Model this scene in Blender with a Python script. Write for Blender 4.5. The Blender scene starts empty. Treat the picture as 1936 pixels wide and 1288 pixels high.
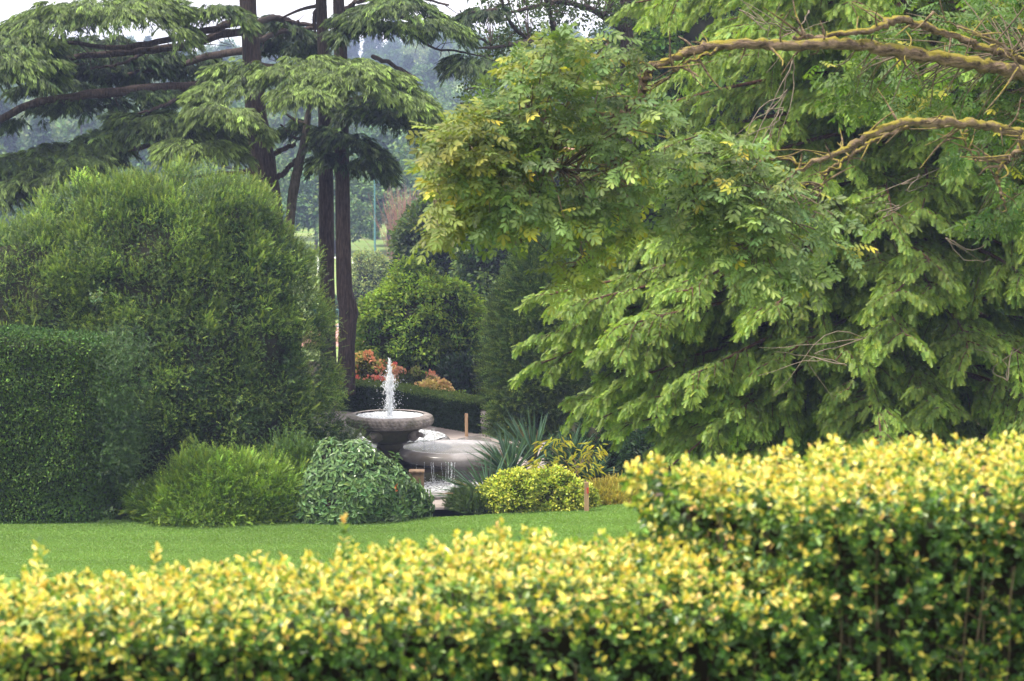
import bpy, math
import numpy as np
from math import radians as R

# ------------------------------------------------------------------ camera, sky, sun, exposure
scene = bpy.context.scene
COL = scene.collection
PW, PH, FPX = 1936.0, 1288.0, 4800.0          # photo size, focal length in photo pixels
CZ = 8.6                                       # eye height above the lower lawn
PITCH = math.atan((644 - 155) / FPX)
CP, SP = math.cos(PITCH), math.sin(PITCH)

cam = bpy.data.cameras.new('camera')
cam.sensor_width = 36.0
cam.lens = 36.0 * FPX / PW
cam.clip_start, cam.clip_end = 0.1, 6000
cam.dof.use_dof = True
cam.dof.focus_distance = 46.0
cam.dof.aperture_fstop = 4.8
camo = bpy.data.objects.new('camera', cam)
COL.objects.link(camo)
camo.location = (0, 0, CZ)
camo.rotation_euler = (R(90) - PITCH, 0, 0)
scene.camera = camo

SUN_EL, SUN_AZ = R(58), R(-108)                 # azimuth measured from +Y towards +X
world = bpy.data.worlds.new('World')
scene.world = world
world.use_nodes = True
wn = world.node_tree.nodes
wl = world.node_tree.links
wn.clear()
sky = wn.new('ShaderNodeTexSky')
sky.sky_type = 'NISHITA'
sky.sun_disc = False
sky.sun_elevation = SUN_EL
sky.sun_rotation = SUN_AZ
sky.dust_density = 3.5
sky.air_density = 1.0
sky.ozone_density = 1.0
# thin bright cloud veil over the sky
tc = wn.new('ShaderNodeTexCoord')
cn = wn.new('ShaderNodeTexNoise'); cn.inputs['Scale'].default_value = 2.2; cn.inputs['Detail'].default_value = 6
cr = wn.new('ShaderNodeValToRGB')
cr.color_ramp.elements[0].position = 0.30; cr.color_ramp.elements[0].color = (0.62, 0.62, 0.62, 1)
cr.color_ramp.elements[1].position = 0.62; cr.color_ramp.elements[1].color = (0.95, 0.95, 0.95, 1)
mx = wn.new('ShaderNodeMix'); mx.data_type = 'RGBA'
mx.inputs[7].default_value = (12.6, 12.2, 11.9, 1)
bg = wn.new('ShaderNodeBackground'); bg.inputs['Strength'].default_value = 0.12
wo = wn.new('ShaderNodeOutputWorld')
wl.new(tc.outputs['Generated'], cn.inputs['Vector'])
wl.new(cn.outputs['Fac'], cr.inputs['Fac'])
wl.new(cr.outputs['Color'], mx.inputs[0])
wl.new(sky.outputs['Color'], mx.inputs[6])
wl.new(mx.outputs[2], bg.inputs['Color'])
wl.new(bg.outputs['Background'], wo.inputs['Surface'])

sun = bpy.data.lights.new('sun', 'SUN')
sun.energy = 4.8
sun.angle = R(6.0)
sun.color = (1.0, 0.94, 0.80)
suno = bpy.data.objects.new('sun', sun)
COL.objects.link(suno)
suno.location = (-40, 0, 60)
suno.rotation_euler = (R(90) - SUN_EL, 0, math.pi - SUN_AZ)
sdir = np.array([math.sin(SUN_AZ) * math.cos(SUN_EL), math.cos(SUN_AZ) * math.cos(SUN_EL), math.sin(SUN_EL)])
from mathutils import Vector
suno.rotation_euler = Vector(sdir).to_track_quat('Z', 'Y').to_euler()

scene.view_settings.view_transform = 'Standard'
scene.view_settings.look = 'None'
scene.view_settings.exposure = 0.82
scene.view_settings.gamma = 1.0
scene.cycles.use_denoising = True
scene.cycles.max_bounces = 6
scene.cycles.diffuse_bounces = 3
scene.cycles.transmission_bounces = 4
scene.cycles.volume_bounces = 0
scene.cycles.transparent_max_bounces = 8

rng = np.random.default_rng(7)

# ------------------------------------------------------------------ helpers
def at(px, py, Y):
    """the world point seen at photo pixel (px, py) at distance Y in front of the camera"""
    px, py, Y = np.broadcast_arrays(np.asarray(px, float), np.asarray(py, float), np.asarray(Y, float))
    r = (px - PW / 2) / FPX
    u = (PH / 2 - py) / FPX
    dy = CP + u * SP
    dz = -SP + u * CP
    return np.stack([r * Y / dy, Y, CZ + dz * Y / dy], -1)

def norm(v):
    return v / np.maximum(np.linalg.norm(v, axis=-1, keepdims=True), 1e-9)

def rnd(n):
    return norm(rng.normal(size=(n, 3)))

def U(a, b, n):
    return rng.uniform(a, b, n)

def fbm(P, f=1.0, seed=0, octv=3):
    g = np.random.default_rng(1000 + seed)
    out = np.zeros(P.shape[:-1]); amp = 1.0; tot = 0
    for o in range(octv):
        for k in range(5):
            d = g.normal(size=3); d /= np.linalg.norm(d)
            out += amp * np.sin((P @ d) * f * 2.0 * g.uniform(.7, 1.4) + g.uniform(0, 6.28))
        tot += amp * 5 ** .5
        amp *= 0.55; f *= 2.1
    return out / tot

TY = np.array([-40, 3, 8, 12, 30, 40, 44, 70, 80, 100, 140, 150, 300, 340, 450, 600, 700, 1250.])
TZ = np.array([7.0, 6.9, 5.5, 5.2, 1.2, 0, 0, 0, -.5, -2.5, -6.9, -7.4, -7.4, -6, 1, 9.0, 11.5, 9.])
def ground_z(x, y):
    z = np.interp(y, TY, TZ)
    k = np.clip((y - 320) / 200, 0, 1)
    return z + k * 2.0 * np.sin(x * .013 + 1.0) + k * 1.0 * np.sin(x * .031 + y * .012)

def leaf_tm(fold=.12, wide=.5, bend=.0):
    v = np.array([(0, 0, 0), (.33, wide, fold), (.72, wide * .8, fold * .8 - bend * .5), (1, 0, -bend),
                  (.72, -wide * .8, fold * .8 - bend * .5), (.33, -wide, fold)], float)
    v[0, 2] = 0
    return v, np.array([(0, 5, 4, 3), (0, 3, 2, 1)])

def rhomb_tm():
    return np.array([(0, 0, 0), (.45, .5, .06), (1, 0, 0), (.45, -.5, .06)], float), np.array([(0, 3, 2, 1)])

def frond_tm():
    """a short hanging feathery frond, blunt at the tip and bent down"""
    v = np.array([(0, 0, 0), (.3, .42, .06), (.62, .5, .02), (.92, .28, -.16), (1, 0, -.2), (.92, -.28, -.16),
                  (.62, -.5, .02), (.3, -.42, .06), (.55, 0, -.03)], float)
    return v, np.array([(0, 8, 2, 1), (8, 4, 3, 2), (0, 7, 6, 8), (8, 6, 5, 4)])

def feather_tm(n=5, reach=.28, wneed=.07, bend=0.0, tip=True):
    """a shoot with side needles, triangles only"""
    v, f = [], []
    def z(t): return -bend * t * t
    v += [(0, .02, 0), (0, -.02, 0), (1, 0, z(1))]; f.append((0, 1, 2))
    for i in range(n):
        t = .12 + .8 * i / max(n - 1, 1)
        sc = 1 - .45 * t
        for s in (1, -1):
            k = len(v)
            v += [(t - wneed, 0, z(t)), (t + wneed, 0, z(t)), (t + reach * sc, s * .5 * sc, z(t) + .03)]
            f.append((k, k + 1, k + 2))
    return np.array(v, float), np.array(f)

def pinnate_tm(pairs=4):
    """a compound leaf: oval leaflets in pairs along a stalk and one at the end"""
    v, f = [], []
    def leaflet(base, d, L, w):
        k = len(v)
        d = np.array(d, float); d /= np.linalg.norm(d)
        s = np.array([-d[1], d[0], 0]); b = np.array(base, float)
        for a_, w_ in ((0, 0), (.36, .8), (.72, 1), (1, 0), (.72, -1), (.36, -.8)):
            q = b + d * L * a_ + s * w * w_
            q[2] += -.12 * q[0] * q[0] - .30 * abs(q[1]) + .03 * abs(w_)
            v.append(tuple(q))
        f.append((k, k + 5, k + 4, k + 3)); f.append((k, k + 3, k + 2, k + 1))
    for i in range(pairs):
        t = .12 + .60 * i / (pairs - 1)
        for s in (1, -1):
            leaflet((t, 0, .0), (.62, s * .80, 0), .34 * (.75 + .3 * i / pairs), .068)
    leaflet((.74, 0, 0), (1, 0, 0), .36, .08)
    return np.array(v, float), np.array(f)

FINE = feather_tm(3, .42, .10); LEAF = leaf_tm(); LEAFB = leaf_tm(.1, .5, .18); RHOMB = rhomb_tm(); FROND = feather_tm(7, .17, .062, .22); SHOOT = feather_tm(8, .26, .045)
CEDAR = feather_tm(6, .22, .05, .25); SPRAY = feather_tm(4, .34, .10, .1); PINN = pinnate_tm()

class MB:
    def __init__(self): self.v, self.c, self.f, self.m, self.s, self.n = [], [], [], [], [], 0
    def raw(self, v, f, c, mi=0, smooth=False):
        v = np.asarray(v, float).reshape(-1, 3)
        c = np.broadcast_to(np.asarray(c, float), v.shape)
        f = np.asarray(f)
        self.v.append(v); self.c.append(c); self.f.append(f + self.n)
        self.m.append(np.full(len(f), mi)); self.s.append(np.full(len(f), smooth)); self.n += len(v)
    def leaves(self, tm, pos, d, n, L, W, ca, cb=None, mi=0):
        tv, tf = tm
        N = len(pos)
        if N == 0: return
        d = norm(d)
        b = norm(np.cross(n, d)); nn = np.cross(d, b)
        L = np.broadcast_to(np.asarray(L, float), (N,)); W = np.broadcast_to(np.asarray(W, float), (N,))
        v = (pos[:, None, :] + (tv[None, :, 0, None] * L[:, None, None]) * d[:, None, :]
             + (tv[None, :, 1, None] * W[:, None, None]) * b[:, None, :]
             + (tv[None, :, 2, None] * L[:, None, None]) * nn[:, None, :])
        ca = np.broadcast_to(ca, (N, 3)); cb = ca if cb is None else np.broadcast_to(cb, (N, 3))
        t = np.clip(tv[:, 0], 0, 1)[None, :, None]
        c = ca[:, None, :] * (1 - t) + cb[:, None, :] * t
        m = len(tv)
        f = (tf[None] + (np.arange(N) * m)[:, None, None]).reshape(-1, tf.shape[1])
        self.raw(v.reshape(-1, 3), f, c.reshape(-1, 3), mi)
    def tube(self, pts, rad, sides=7, col=(1, 1, 1), mi=0, wob=0.0, seed=0, cap=True):
        pts = np.asarray(pts, float); rad = np.broadcast_to(np.asarray(rad, float), (len(pts),))
        t = norm(np.gradient(pts, axis=0))
        ref = np.array([0, 0, 1.]) if abs(t[:, 2]).mean() < .8 else np.array([0, 1., 0])
        a = norm(np.cross(t, ref)); b = np.cross(t, a)
        ang = np.arange(sides) * 2 * math.pi / sides
        ring = np.cos(ang)[None, :, None] * a[:, None, :] + np.sin(ang)[None, :, None] * b[:, None, :]
        rr = rad[:, None] * np.ones(sides)[None]
        if wob:
            rr = rr * (1 + wob * fbm(pts[:, None, :] + ring * rad[:, None, None], 1.5 / max(rad.mean(), .02), seed, 2))
        v = pts[:, None, :] + ring * rr[..., None]
        n = len(pts); i = np.arange(n - 1)[:, None] * sides; j = np.arange(sides)[None]; k = (j + 1) % sides
        f = np.stack([i + j, i + k, i + sides + k, i + sides + j], -1).reshape(-1, 4)
        self.raw(v.reshape(-1, 3), f, col, mi, True)
        if cap:
            for e in (0, n - 1):
                self.raw(np.vstack([pts[e][None], v[e]]), np.array([(0, 1 + q, 1 + (q + 1) % sides) for q in range(sides)]), col, mi)
    def lathe(self, cx, cy, prof, seg=64, col=(1, 1, 1), mi=0, rfun=None, smooth=True):
        prof = np.asarray(prof, float)
        a = np.arange(seg) * 2 * math.pi / seg
        r = prof[:, 0][:, None] * np.ones(seg)
        z = prof[:, 1][:, None] * np.ones(seg)
        if rfun is not None: r, z = rfun(r, z, a[None, :])
        v = np.stack([cx + r * np.cos(a), cy + r * np.sin(a), z], -1)
        n = len(prof); i = np.arange(n - 1)[:, None] * seg; j = np.arange(seg)[None]; k = (j + 1) % seg
        f = np.stack([i + j, i + k, i + seg + k, i + seg + j], -1).reshape(-1, 4)
        self.raw(v.reshape(-1, 3), f, col, mi, smooth)
    def box(self, lo, hi, col=(1, 1, 1), mi=0, rot=0.0, jit=0.0):
        lo, hi = np.asarray(lo, float), np.asarray(hi, float)
        c = np.array([[i, j, k] for k in (0, 1) for j in (0, 1) for i in (0, 1)], float)
        v = lo + c * (hi - lo)
        if jit: v = v + rng.normal(0, jit, v.shape)
        if rot:
            m = (lo + hi) / 2; q = v[:, :2] - m[:2]; cs, sn = math.cos(rot), math.sin(rot)
            v[:, :2] = m[:2] + np.stack([q[:, 0] * cs - q[:, 1] * sn, q[:, 0] * sn + q[:, 1] * cs], -1)
        self.raw(v, np.array([(0, 2, 3, 1), (4, 5, 7, 6), (0, 1, 5, 4), (2, 6, 7, 3), (0, 4, 6, 2), (1, 3, 7, 5)]), col, mi)
    def build(self, name, mats, parent=None):
        me = bpy.data.meshes.new(name)
        v = np.concatenate(self.v); c = np.concatenate(self.c)
        off = np.zeros(3); p = parent
        while p is not None: off = off + np.array(p.location); p = p.parent
        v = v - off
        me.vertices.add(len(v)); me.vertices.foreach_set('co', v.astype(np.float32).ravel())
        li = np.concatenate([f.ravel() for f in self.f]).astype(np.int32)
        sz = np.concatenate([np.full(len(f), f.shape[1]) for f in self.f])
        st = np.concatenate([[0], np.cumsum(sz)[:-1]]).astype(np.int32)
        me.loops.add(len(li)); me.loops.foreach_set('vertex_index', li)
        me.polygons.add(len(sz)); me.polygons.foreach_set('loop_start', st)
        me.polygons.foreach_set('material_index', np.concatenate(self.m).astype(np.int32))
        me.polygons.foreach_set('use_smooth', np.concatenate(self.s).astype(bool))
        at_ = me.color_attributes.new('Col', 'FLOAT_COLOR', 'POINT')
        at_.data.foreach_set('color', np.concatenate([np.clip(c, 0, 1), np.ones((len(c), 1))], 1).astype(np.float32).ravel())
        for m in (mats if isinstance(mats, (list, tuple)) else [mats]): me.materials.append(m)
        me.update(calc_edges=True)
        o = bpy.data.objects.new(name, me)
        COL.objects.link(o)
        if parent is not None: o.parent = parent
        return o

def thing(name, label, cat, loc=(0, 0, 0), group=None):
    o = bpy.data.objects.new(name, None)
    o.empty_display_size = .3
    COL.objects.link(o)
    o.location = tuple(float(q) for q in loc)
    o['label'] = label; o['category'] = cat
    if group: o['group'] = group
    return o
def tag(o, label, cat, group=None):
    o['label'] = label; o['category'] = cat
    if group: o['group'] = group
    return o
def struct(o, kind='structure'):
    o['kind'] = kind
    return o

# ------------------------------------------------------------------ materials
def newmat(name):
    m = bpy.data.materials.new(name); m.use_nodes = True
    nt = m.node_tree
    return m, nt, nt.nodes['Principled BSDF'], nt.nodes['Material Output']

def leaf_mat(name, rough=.5, trans=.3, spec=.35, tt=(1.25, 1.3, .55)):
    m, nt, p, out = newmat(name)
    a = nt.nodes.new('ShaderNodeAttribute'); a.attribute_name = 'Col'
    t = nt.nodes.new('ShaderNodeBsdfTranslucent')
    mm = nt.nodes.new('ShaderNodeMix'); mm.data_type = 'RGBA'; mm.blend_type = 'MULTIPLY'; mm.inputs[0].default_value = 1
    mm.inputs[7].default_value = (*tt, 1)
    s = nt.nodes.new('ShaderNodeMixShader'); s.inputs[0].default_value = trans
    nt.links.new(a.outputs['Color'], p.inputs['Base Color'])
    nt.links.new(a.outputs['Color'], mm.inputs[6])
    nt.links.new(mm.outputs[2], t.inputs['Color'])
    p.inputs['Roughness'].default_value = rough
    p.inputs['Specular IOR Level'].default_value = spec
    nt.links.new(p.outputs[0], s.inputs[1]); nt.links.new(t.outputs[0], s.inputs[2])
    nt.links.new(s.outputs[0], out.inputs['Surface'])
    return m

def noise_mat(name, c1, c2, scale=4, stretch=(1, 1, 1), rough=.85, bump=.3, detail=6, c3=None, scale3=1.5, spec=.3, dist=.02, usecol=False):
    m, nt, p, out = newmat(name)
    N = nt.nodes.new
    tcn = N('ShaderNodeTexCoord'); mp = N('ShaderNodeMapping'); mp.inputs['Scale'].default_value = stretch
    no = N('ShaderNodeTexNoise'); no.inputs['Scale'].default_value = scale; no.inputs['Detail'].default_value = detail
    no.inputs['Roughness'].default_value = .65
    rp = N('ShaderNodeValToRGB')
    rp.color_ramp.elements[0].position = .35; rp.color_ramp.elements[0].color = (*c1, 1)
    rp.color_ramp.elements[1].position = .65; rp.color_ramp.elements[1].color = (*c2, 1)
    nt.links.new(tcn.outputs['Object'], mp.inputs['Vector']); nt.links.new(mp.outputs[0], no.inputs['Vector'])
    nt.links.new(no.outputs['Fac'], rp.inputs['Fac'])
    col = rp.outputs['Color']
    if c3 is not None:
        n3 = N('ShaderNodeTexNoise'); n3.inputs['Scale'].default_value = scale3; n3.inputs['Detail'].default_value = 5
        nt.links.new(tcn.outputs['Object'], n3.inputs['Vector'])
        r3 = N('ShaderNodeValToRGB'); r3.color_ramp.elements[0].position = .48; r3.color_ramp.elements[1].position = .62
        r3.color_ramp.elements[0].color = (0, 0, 0, 1); r3.color_ramp.elements[1].color = (1, 1, 1, 1)
        nt.links.new(n3.outputs['Fac'], r3.inputs['Fac'])
        mxx = N('ShaderNodeMix'); mxx.data_type = 'RGBA'; mxx.inputs[7].default_value = (*c3, 1)
        nt.links.new(r3.outputs['Color'], mxx.inputs[0]); nt.links.new(col, mxx.inputs[6]); col = mxx.outputs[2]
    if usecol:
        a = N('ShaderNodeAttribute'); a.attribute_name = 'Col'
        mu = N('ShaderNodeMix'); mu.data_type = 'RGBA'; mu.blend_type = 'MULTIPLY'; mu.inputs[0].default_value = 1
        nt.links.new(col, mu.inputs[6]); nt.links.new(a.outputs['Color'], mu.inputs[7]); col = mu.outputs[2]
    nt.links.new(col, p.inputs['Base Color'])
    p.inputs['Roughness'].default_value = rough; p.inputs['Specular IOR Level'].default_value = spec
    if bump:
        bp = N('ShaderNodeBump'); bp.inputs['Strength'].default_value = bump; bp.inputs['Distance'].default_value = dist
        nt.links.new(no.outputs['Fac'], bp.inputs['Height']); nt.links.new(bp.outputs[0], p.inputs['Normal'])
    return m

def moss_bark(name, c1, c2, cm):
    """bark with yellow-green lichen on the upper side of limbs"""
    m = noise_mat(name, c1, c2, 11, (.5, 1.5, 1.5), .95, 1.0, 10, dist=.08)
    nt = m.node_tree; N = nt.nodes.new
    p = nt.nodes['Principled BSDF']
    src = p.inputs['Base Color'].links[0].from_socket
    g = N('ShaderNodeNewGeometry'); sx = N('ShaderNodeSeparateXYZ'); nt.links.new(g.outputs['Normal'], sx.inputs[0])
    no = N('ShaderNodeTexNoise'); no.inputs['Scale'].default_value = 5; no.inputs['Detail'].default_value = 8; no.inputs['Roughness'].default_value = .7
    tcn = N('ShaderNodeTexCoord'); nt.links.new(tcn.outputs['Object'], no.inputs['Vector'])
    ad = N('ShaderNodeMath'); ad.operation = 'MULTIPLY_ADD'; ad.inputs[1].default_value = .45
    mm2 = N('ShaderNodeMath'); mm2.operation = 'MULTIPLY_ADD'; mm2.inputs[1].default_value = 2.0; mm2.inputs[2].default_value = -.5
    nt.links.new(no.outputs['Fac'], mm2.inputs[0]); nt.links.new(sx.outputs['Z'], ad.inputs[0]); nt.links.new(mm2.outputs[0], ad.inputs[2])
    rp = N('ShaderNodeValToRGB'); rp.color_ramp.elements[0].position = .62; rp.color_ramp.elements[1].position = .86
    rp.color_ramp.elements[0].color = (0, 0, 0, 1); rp.color_ramp.elements[1].color = (1, 1, 1, 1)
    nt.links.new(ad.outputs[0], rp.inputs['Fac'])
    mxx = N('ShaderNodeMix'); mxx.data_type = 'RGBA'; mxx.inputs[7].default_value = (*cm, 1)
    nt.links.new(rp.outputs['Color'], mxx.inputs[0]); nt.links.new(src, mxx.inputs[6]); nt.links.new(mxx.outputs[2], p.inputs['Base Color'])
    return m

def water_mat(name, col, rough, bumps, bscale, foam_glint=0.0):
    m, nt, p, out = newmat(name)
    N = nt.nodes.new
    p.inputs['Base Color'].default_value = (*col, 1); p.inputs['Roughness'].default_value = rough
    p.inputs['IOR'].default_value = 1.33; p.inputs['Specular IOR Level'].default_value = .8
    tcn = N('ShaderNodeTexCoord'); no = N('ShaderNodeTexNoise'); no.inputs['Scale'].default_value = bscale; no.inputs['Detail'].default_value = 3
    nt.links.new(tcn.outputs['Object'], no.inputs['Vector'])
    bp = N('ShaderNodeBump'); bp.inputs['Strength'].default_value = bumps; bp.inputs['Distance'].default_value = .03
    nt.links.new(no.outputs['Fac'], bp.inputs['Height']); nt.links.new(bp.outputs[0], p.inputs['Normal'])
    if foam_glint:  # whitish patches: froth plus sky reflection painted into the colour
        n2 = N('ShaderNodeTexNoise'); n2.inputs['Scale'].default_value = bscale * 1.7; n2.inputs['Detail'].default_value = 4
        nt.links.new(tcn.outputs['Object'], n2.inputs['Vector'])
        rp = N('ShaderNodeValToRGB'); rp.color_ramp.elements[0].position = .5 - foam_glint; rp.color_ramp.elements[1].position = .72 - foam_glint
        rp.color_ramp.elements[0].color = (*col, 1); rp.color_ramp.elements[1].color = (.8, .82, .86, 1)
        nt.links.new(n2.outputs['Fac'], rp.inputs['Fac']); nt.links.new(rp.outputs['Color'], p.inputs['Base Color'])
    return m

def flat_mat(name, col, rough=.6, spec=.3, trans=0):
    m = noise_mat(name, [c * .88 for c in col], [min(1, c * 1.08) for c in col], 6, rough=rough, bump=.05, spec=spec)
    return m

M = {}
M['leaf'] = leaf_mat('leaf_soft', .5, .38, .30)
M['hedge'] = leaf_mat('hedge_leaf', .55, .2, .18)
M['leaf_gloss'] = leaf_mat('leaf_glossy', .33, .15, .55)
M['needle'] = leaf_mat('needle', .55, .18, .3)
M['gold'] = leaf_mat('leaf_golden', .40, .30, .45)
M['flower'] = leaf_mat('petal', .6, .35, .2, (1.1, .9, .8))
M['far_leaf'] = leaf_mat('far_leaf', .6, .2, .2)
M['twig'] = noise_mat('twig', (.05, .038, .025), (.12, .09, .06), 12, rough=.9, usecol=False)
M['core'] = leaf_mat('core_shade', .9, .0, .1)  # dark fill colour that stands for shade between the leaves
M['bark_dark'] = noise_mat('bark_dark', (.018, .013, .011), (.075, .052, .045), 5, (5, 5, .8), .95, 1.0, 8, dist=.06)
M['bark_red'] = noise_mat('bark_red', (.035, .018, .012), (.12, .058, .038), 5, (5, 5, .7), .95, .9, 8, dist=.05)
M['bark_grey'] = noise_mat('bark_grey', (.035, .03, .025), (.11, .095, .08), 6, (3, 3, 1), .95, .6)
M['bark_moss'] = moss_bark('bark_lichen', (.022, .015, .010), (.27, .19, .135), (.24, .20, .03))
M['bare_twig'] = noise_mat('bare_twig', (.085, .066, .05), (.19, .15, .12), 10, rough=.9)
M['stone'] = noise_mat('stone_wet', (.11, .092, .084), (.26, .22, .205), 7, rough=.55, bump=.35, c3=(.07, .065, .04), scale3=2.2, spec=.4)
M['stone_pale'] = noise_mat('stone_pale', (.13, .118, .120), (.225, .206, .208), 3, (1, 1, 1), rough=.24, bump=.12, c3=(.115, .098, .085), scale3=1.3, spec=.5)
M['stone_moss'] = noise_mat('stone_moss', (.022, .02, .012), (.075, .068, .035), 4, rough=.7, bump=.4, c3=(.035, .04, .012), scale3=2.5)
M['water_pool'] = water_mat('water_pool', (.10, .10, .11), .06, .55, 9, .10)
M['water_bowl'] = water_mat('water_bowl', (.30, .31, .34), .08, .8, 14, .12)
M['jet'] = leaf_mat('white_water', .15, .35, .8, (1, 1, 1))
M['path'] = noise_mat('path_paving', (.21, .178, .17), (.31, .265, .255), 2.5, rough=.85, bump=.08, c3=(.22, .18, .17), scale3=.8)
M['soil'] = noise_mat('bed_soil', (.035, .024, .017), (.10, .07, .05), 6, rough=.95, bump=.8)
M['post'] = noise_mat('post_timber', (.24, .14, .08), (.40, .27, .17), 5, (8, 8, 1), .85, .4)
M['rust'] = noise_mat('rusty_stone', (.075, .045, .028), (.19, .125, .08), 8, rough=.85, bump=.5)
M['teal'] = flat_mat('teal_paint', (.06, .17, .19), .45)
M['white_paint'] = flat_mat('white_paint', (.8, .8, .8), .4)
M['court'] = noise_mat('court_red', (.36, .17, .14), (.44, .23, .19), 1.2, rough=.9, bump=0)
M['roof'] = noise_mat('roof_tile', (.30, .15, .11), (.42, .23, .18), 4, rough=.9, bump=.3)
M['render'] = noise_mat('house_wall', (.55, .50, .44), (.66, .62, .56), 2, rough=.9, bump=.05)
M['glass'] = flat_mat('window_glass', (.05, .06, .07), .1, .6)
M['red_mark'] = flat_mat('red_mark', (.45, .06, .04), .5)

# grass: fine blades as noise, with faint mowing and drying tints
def grass_mat(name, c1, c2, c3, fine=60.0):
    m, nt, p, out = newmat(name); N = nt.nodes.new
    tcn = N('ShaderNodeTexCoord')
    a = N('ShaderNodeTexNoise'); a.inputs['Scale'].default_value = fine; a.inputs['Detail'].default_value = 4
    b = N('ShaderNodeTexNoise'); b.inputs['Scale'].default_value = .35; b.inputs['Detail'].default_value = 5
    mp = N('ShaderNodeMapping'); mp.inputs['Scale'].default_value = (.35, 1.6, 1); mp.inputs['Rotation'].default_value = (0, 0, .12)
    nt.links.new(tcn.outputs['Object'], a.inputs['Vector']); nt.links.new(tcn.outputs['Object'], mp.inputs[0]); nt.links.new(mp.outputs[0], b.inputs['Vector'])
    r1 = N('ShaderNodeValToRGB'); r1.color_ramp.elements[0].position = .3; r1.color_ramp.elements[1].position = .7
    r1.color_ramp.elements[0].color = (*c1, 1); r1.color_ramp.elements[1].color = (*c2, 1)
    r2 = N('ShaderNodeValToRGB'); r2.color_ramp.elements[0].position = .42; r2.color_ramp.elements[1].position = .7
    r2.color_ramp.elements[0].color = (0, 0, 0, 1); r2.color_ramp.elements[1].color = (.7, .7, .7, 1)
    nt.links.new(a.outputs['Fac'], r1.inputs[0]); nt.links.new(b.outputs['Fac'], r2.inputs[0])
    x = N('ShaderNodeMix'); x.data_type = 'RGBA'; x.inputs[7].default_value = (*c3, 1)
    nt.links.new(r2.outputs[0], x.inputs[0]); nt.links.new(r1.outputs[0], x.inputs[6]); nt.links.new(x.outputs[2], p.inputs['Base Color'])
    bp = N('ShaderNodeBump'); bp.inputs['Strength'].default_value = .35; bp.inputs['Distance'].default_value = .02
    nt.links.new(a.outputs['Fac'], bp.inputs['Height']); nt.links.new(bp.outputs[0], p.inputs['Normal'])
    p.inputs['Roughness'].default_value = .8; p.inputs['Specular IOR Level'].default_value = .15
    return m
M['lawn'] = grass_mat('lawn_grass', (.080, .155, .030), (.115, .195, .040), (.135, .19, .048), 16.0)
M['field'] = grass_mat('field_grass', (.10, .17, .035), (.16, .24, .06), (.24, .24, .10), 3.0)

# ------------------------------------------------------------------ the ground
def sheet(name, xs, ys, zfun, mat):
    X, Yg = np.meshgrid(xs, ys)
    v = np.stack([X, Yg, zfun(X, Yg)], -1).reshape(-1, 3)
    nx, ny = len(xs), len(ys)
    i = np.arange(ny - 1)[:, None] * nx + np.arange(nx - 1)[None]
    f = np.stack([i, i + 1, i + nx + 1, i + nx], -1).reshape(-1, 4)
    b = MB(); b.raw(v, f, (1, 1, 1), 0, True)
    return struct(b.build(name, mat))
ys = np.unique(np.concatenate([TY, np.linspace(-40, 160, 101), np.linspace(160, 1250, 110)]))
sheet('ground', np.linspace(-520, 520, 131), ys, ground_z, M['field'])

def poly_sheet(name, pts, z, mat):
    """flat sheet with a curved outline, triangle fan about its middle"""
    pts = np.asarray(pts, float); n = len(pts)
    v = np.vstack([pts.mean(0)[None], pts]); v = np.concatenate([v, np.full((n + 1, 1), z)], 1)
    f = np.array([(0, 1 + i, 1 + (i + 1) % n) for i in range(n)])
    b = MB(); b.raw(v, f, (1, 1, 1)); return struct(b.build(name, mat))
def edge_y(x):       # far edge of the lawn
    return np.interp(x, [-16, -3, -1.2, .33, 2.4, 6, 16], [49.2, 49.3, 49.7, 50.3, 51.3, 52.6, 55]) + .05 * np.sin(x * 2.1)
poly_sheet('garden_bed', [(-16, 48.2), (16, 48.2), (16, 78), (-16, 78)], .004, M['soil'])
xs = np.linspace(-16, 16, 60)
poly_sheet('lawn', [(-16, 40.5), (16, 40.5)] + [(x, edge_y(x)) for x in xs[::-1]], .010, M['lawn'])
poly_sheet('paving', [(-2.3, 49.0), (-.7, 49.2), (-.9, 51), (.3, 53), (2.0, 58), (2.3, 63), (0, 66), (-4, 66.5), (-7, 64), (-7.5, 58), (-5, 53), (-2.6, 51)], .008, M['path'])

def grass_blades():
    n = 420000
    x = rng.uniform(-11, 4.0, n); y = rng.uniform(43.6, 51.8, n)
    k = (y < edge_y(x) + .05)
    x, y = x[k], y[k]; n = len(x)
    d = np.stack([rng.normal(0, .5, n), rng.normal(0, .5, n), np.ones(n)], -1); d /= np.linalg.norm(d, axis=1, keepdims=True)
    s = np.stack([np.ones(n), rng.normal(0, .5, n), np.zeros(n)], -1)
    L = rng.uniform(.012, .030, n) * np.where(np.abs(y - edge_y(x)) < .15, 1.6, 1); w = rng.uniform(.009, .018, n)
    p = np.stack([x, y, np.full(n, .008)], -1)
    v = np.stack([p - s * w[:, None], p + s * w[:, None], p + d * L[:, None]], 1).reshape(-1, 3)
    c = np.array((.165, .275, .060))[None] * np.exp(rng.normal(0, .08, (n, 1)) + .10 * fbm(np.stack([x * .5, y * 1.4, 0 * x], -1), .8, 61)[:, None] + .05 * np.sin(y * 5.2 + x * .35)[:, None]) * (1 + rng.normal(0, .05, (n, 3)))
    b = MB(); b.raw(v, np.arange(n * 3).reshape(-1, 3), np.repeat(c, 3, 0)); struct(b.build('grass', M['leaf']), 'stuff')
grass_blades()

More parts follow.
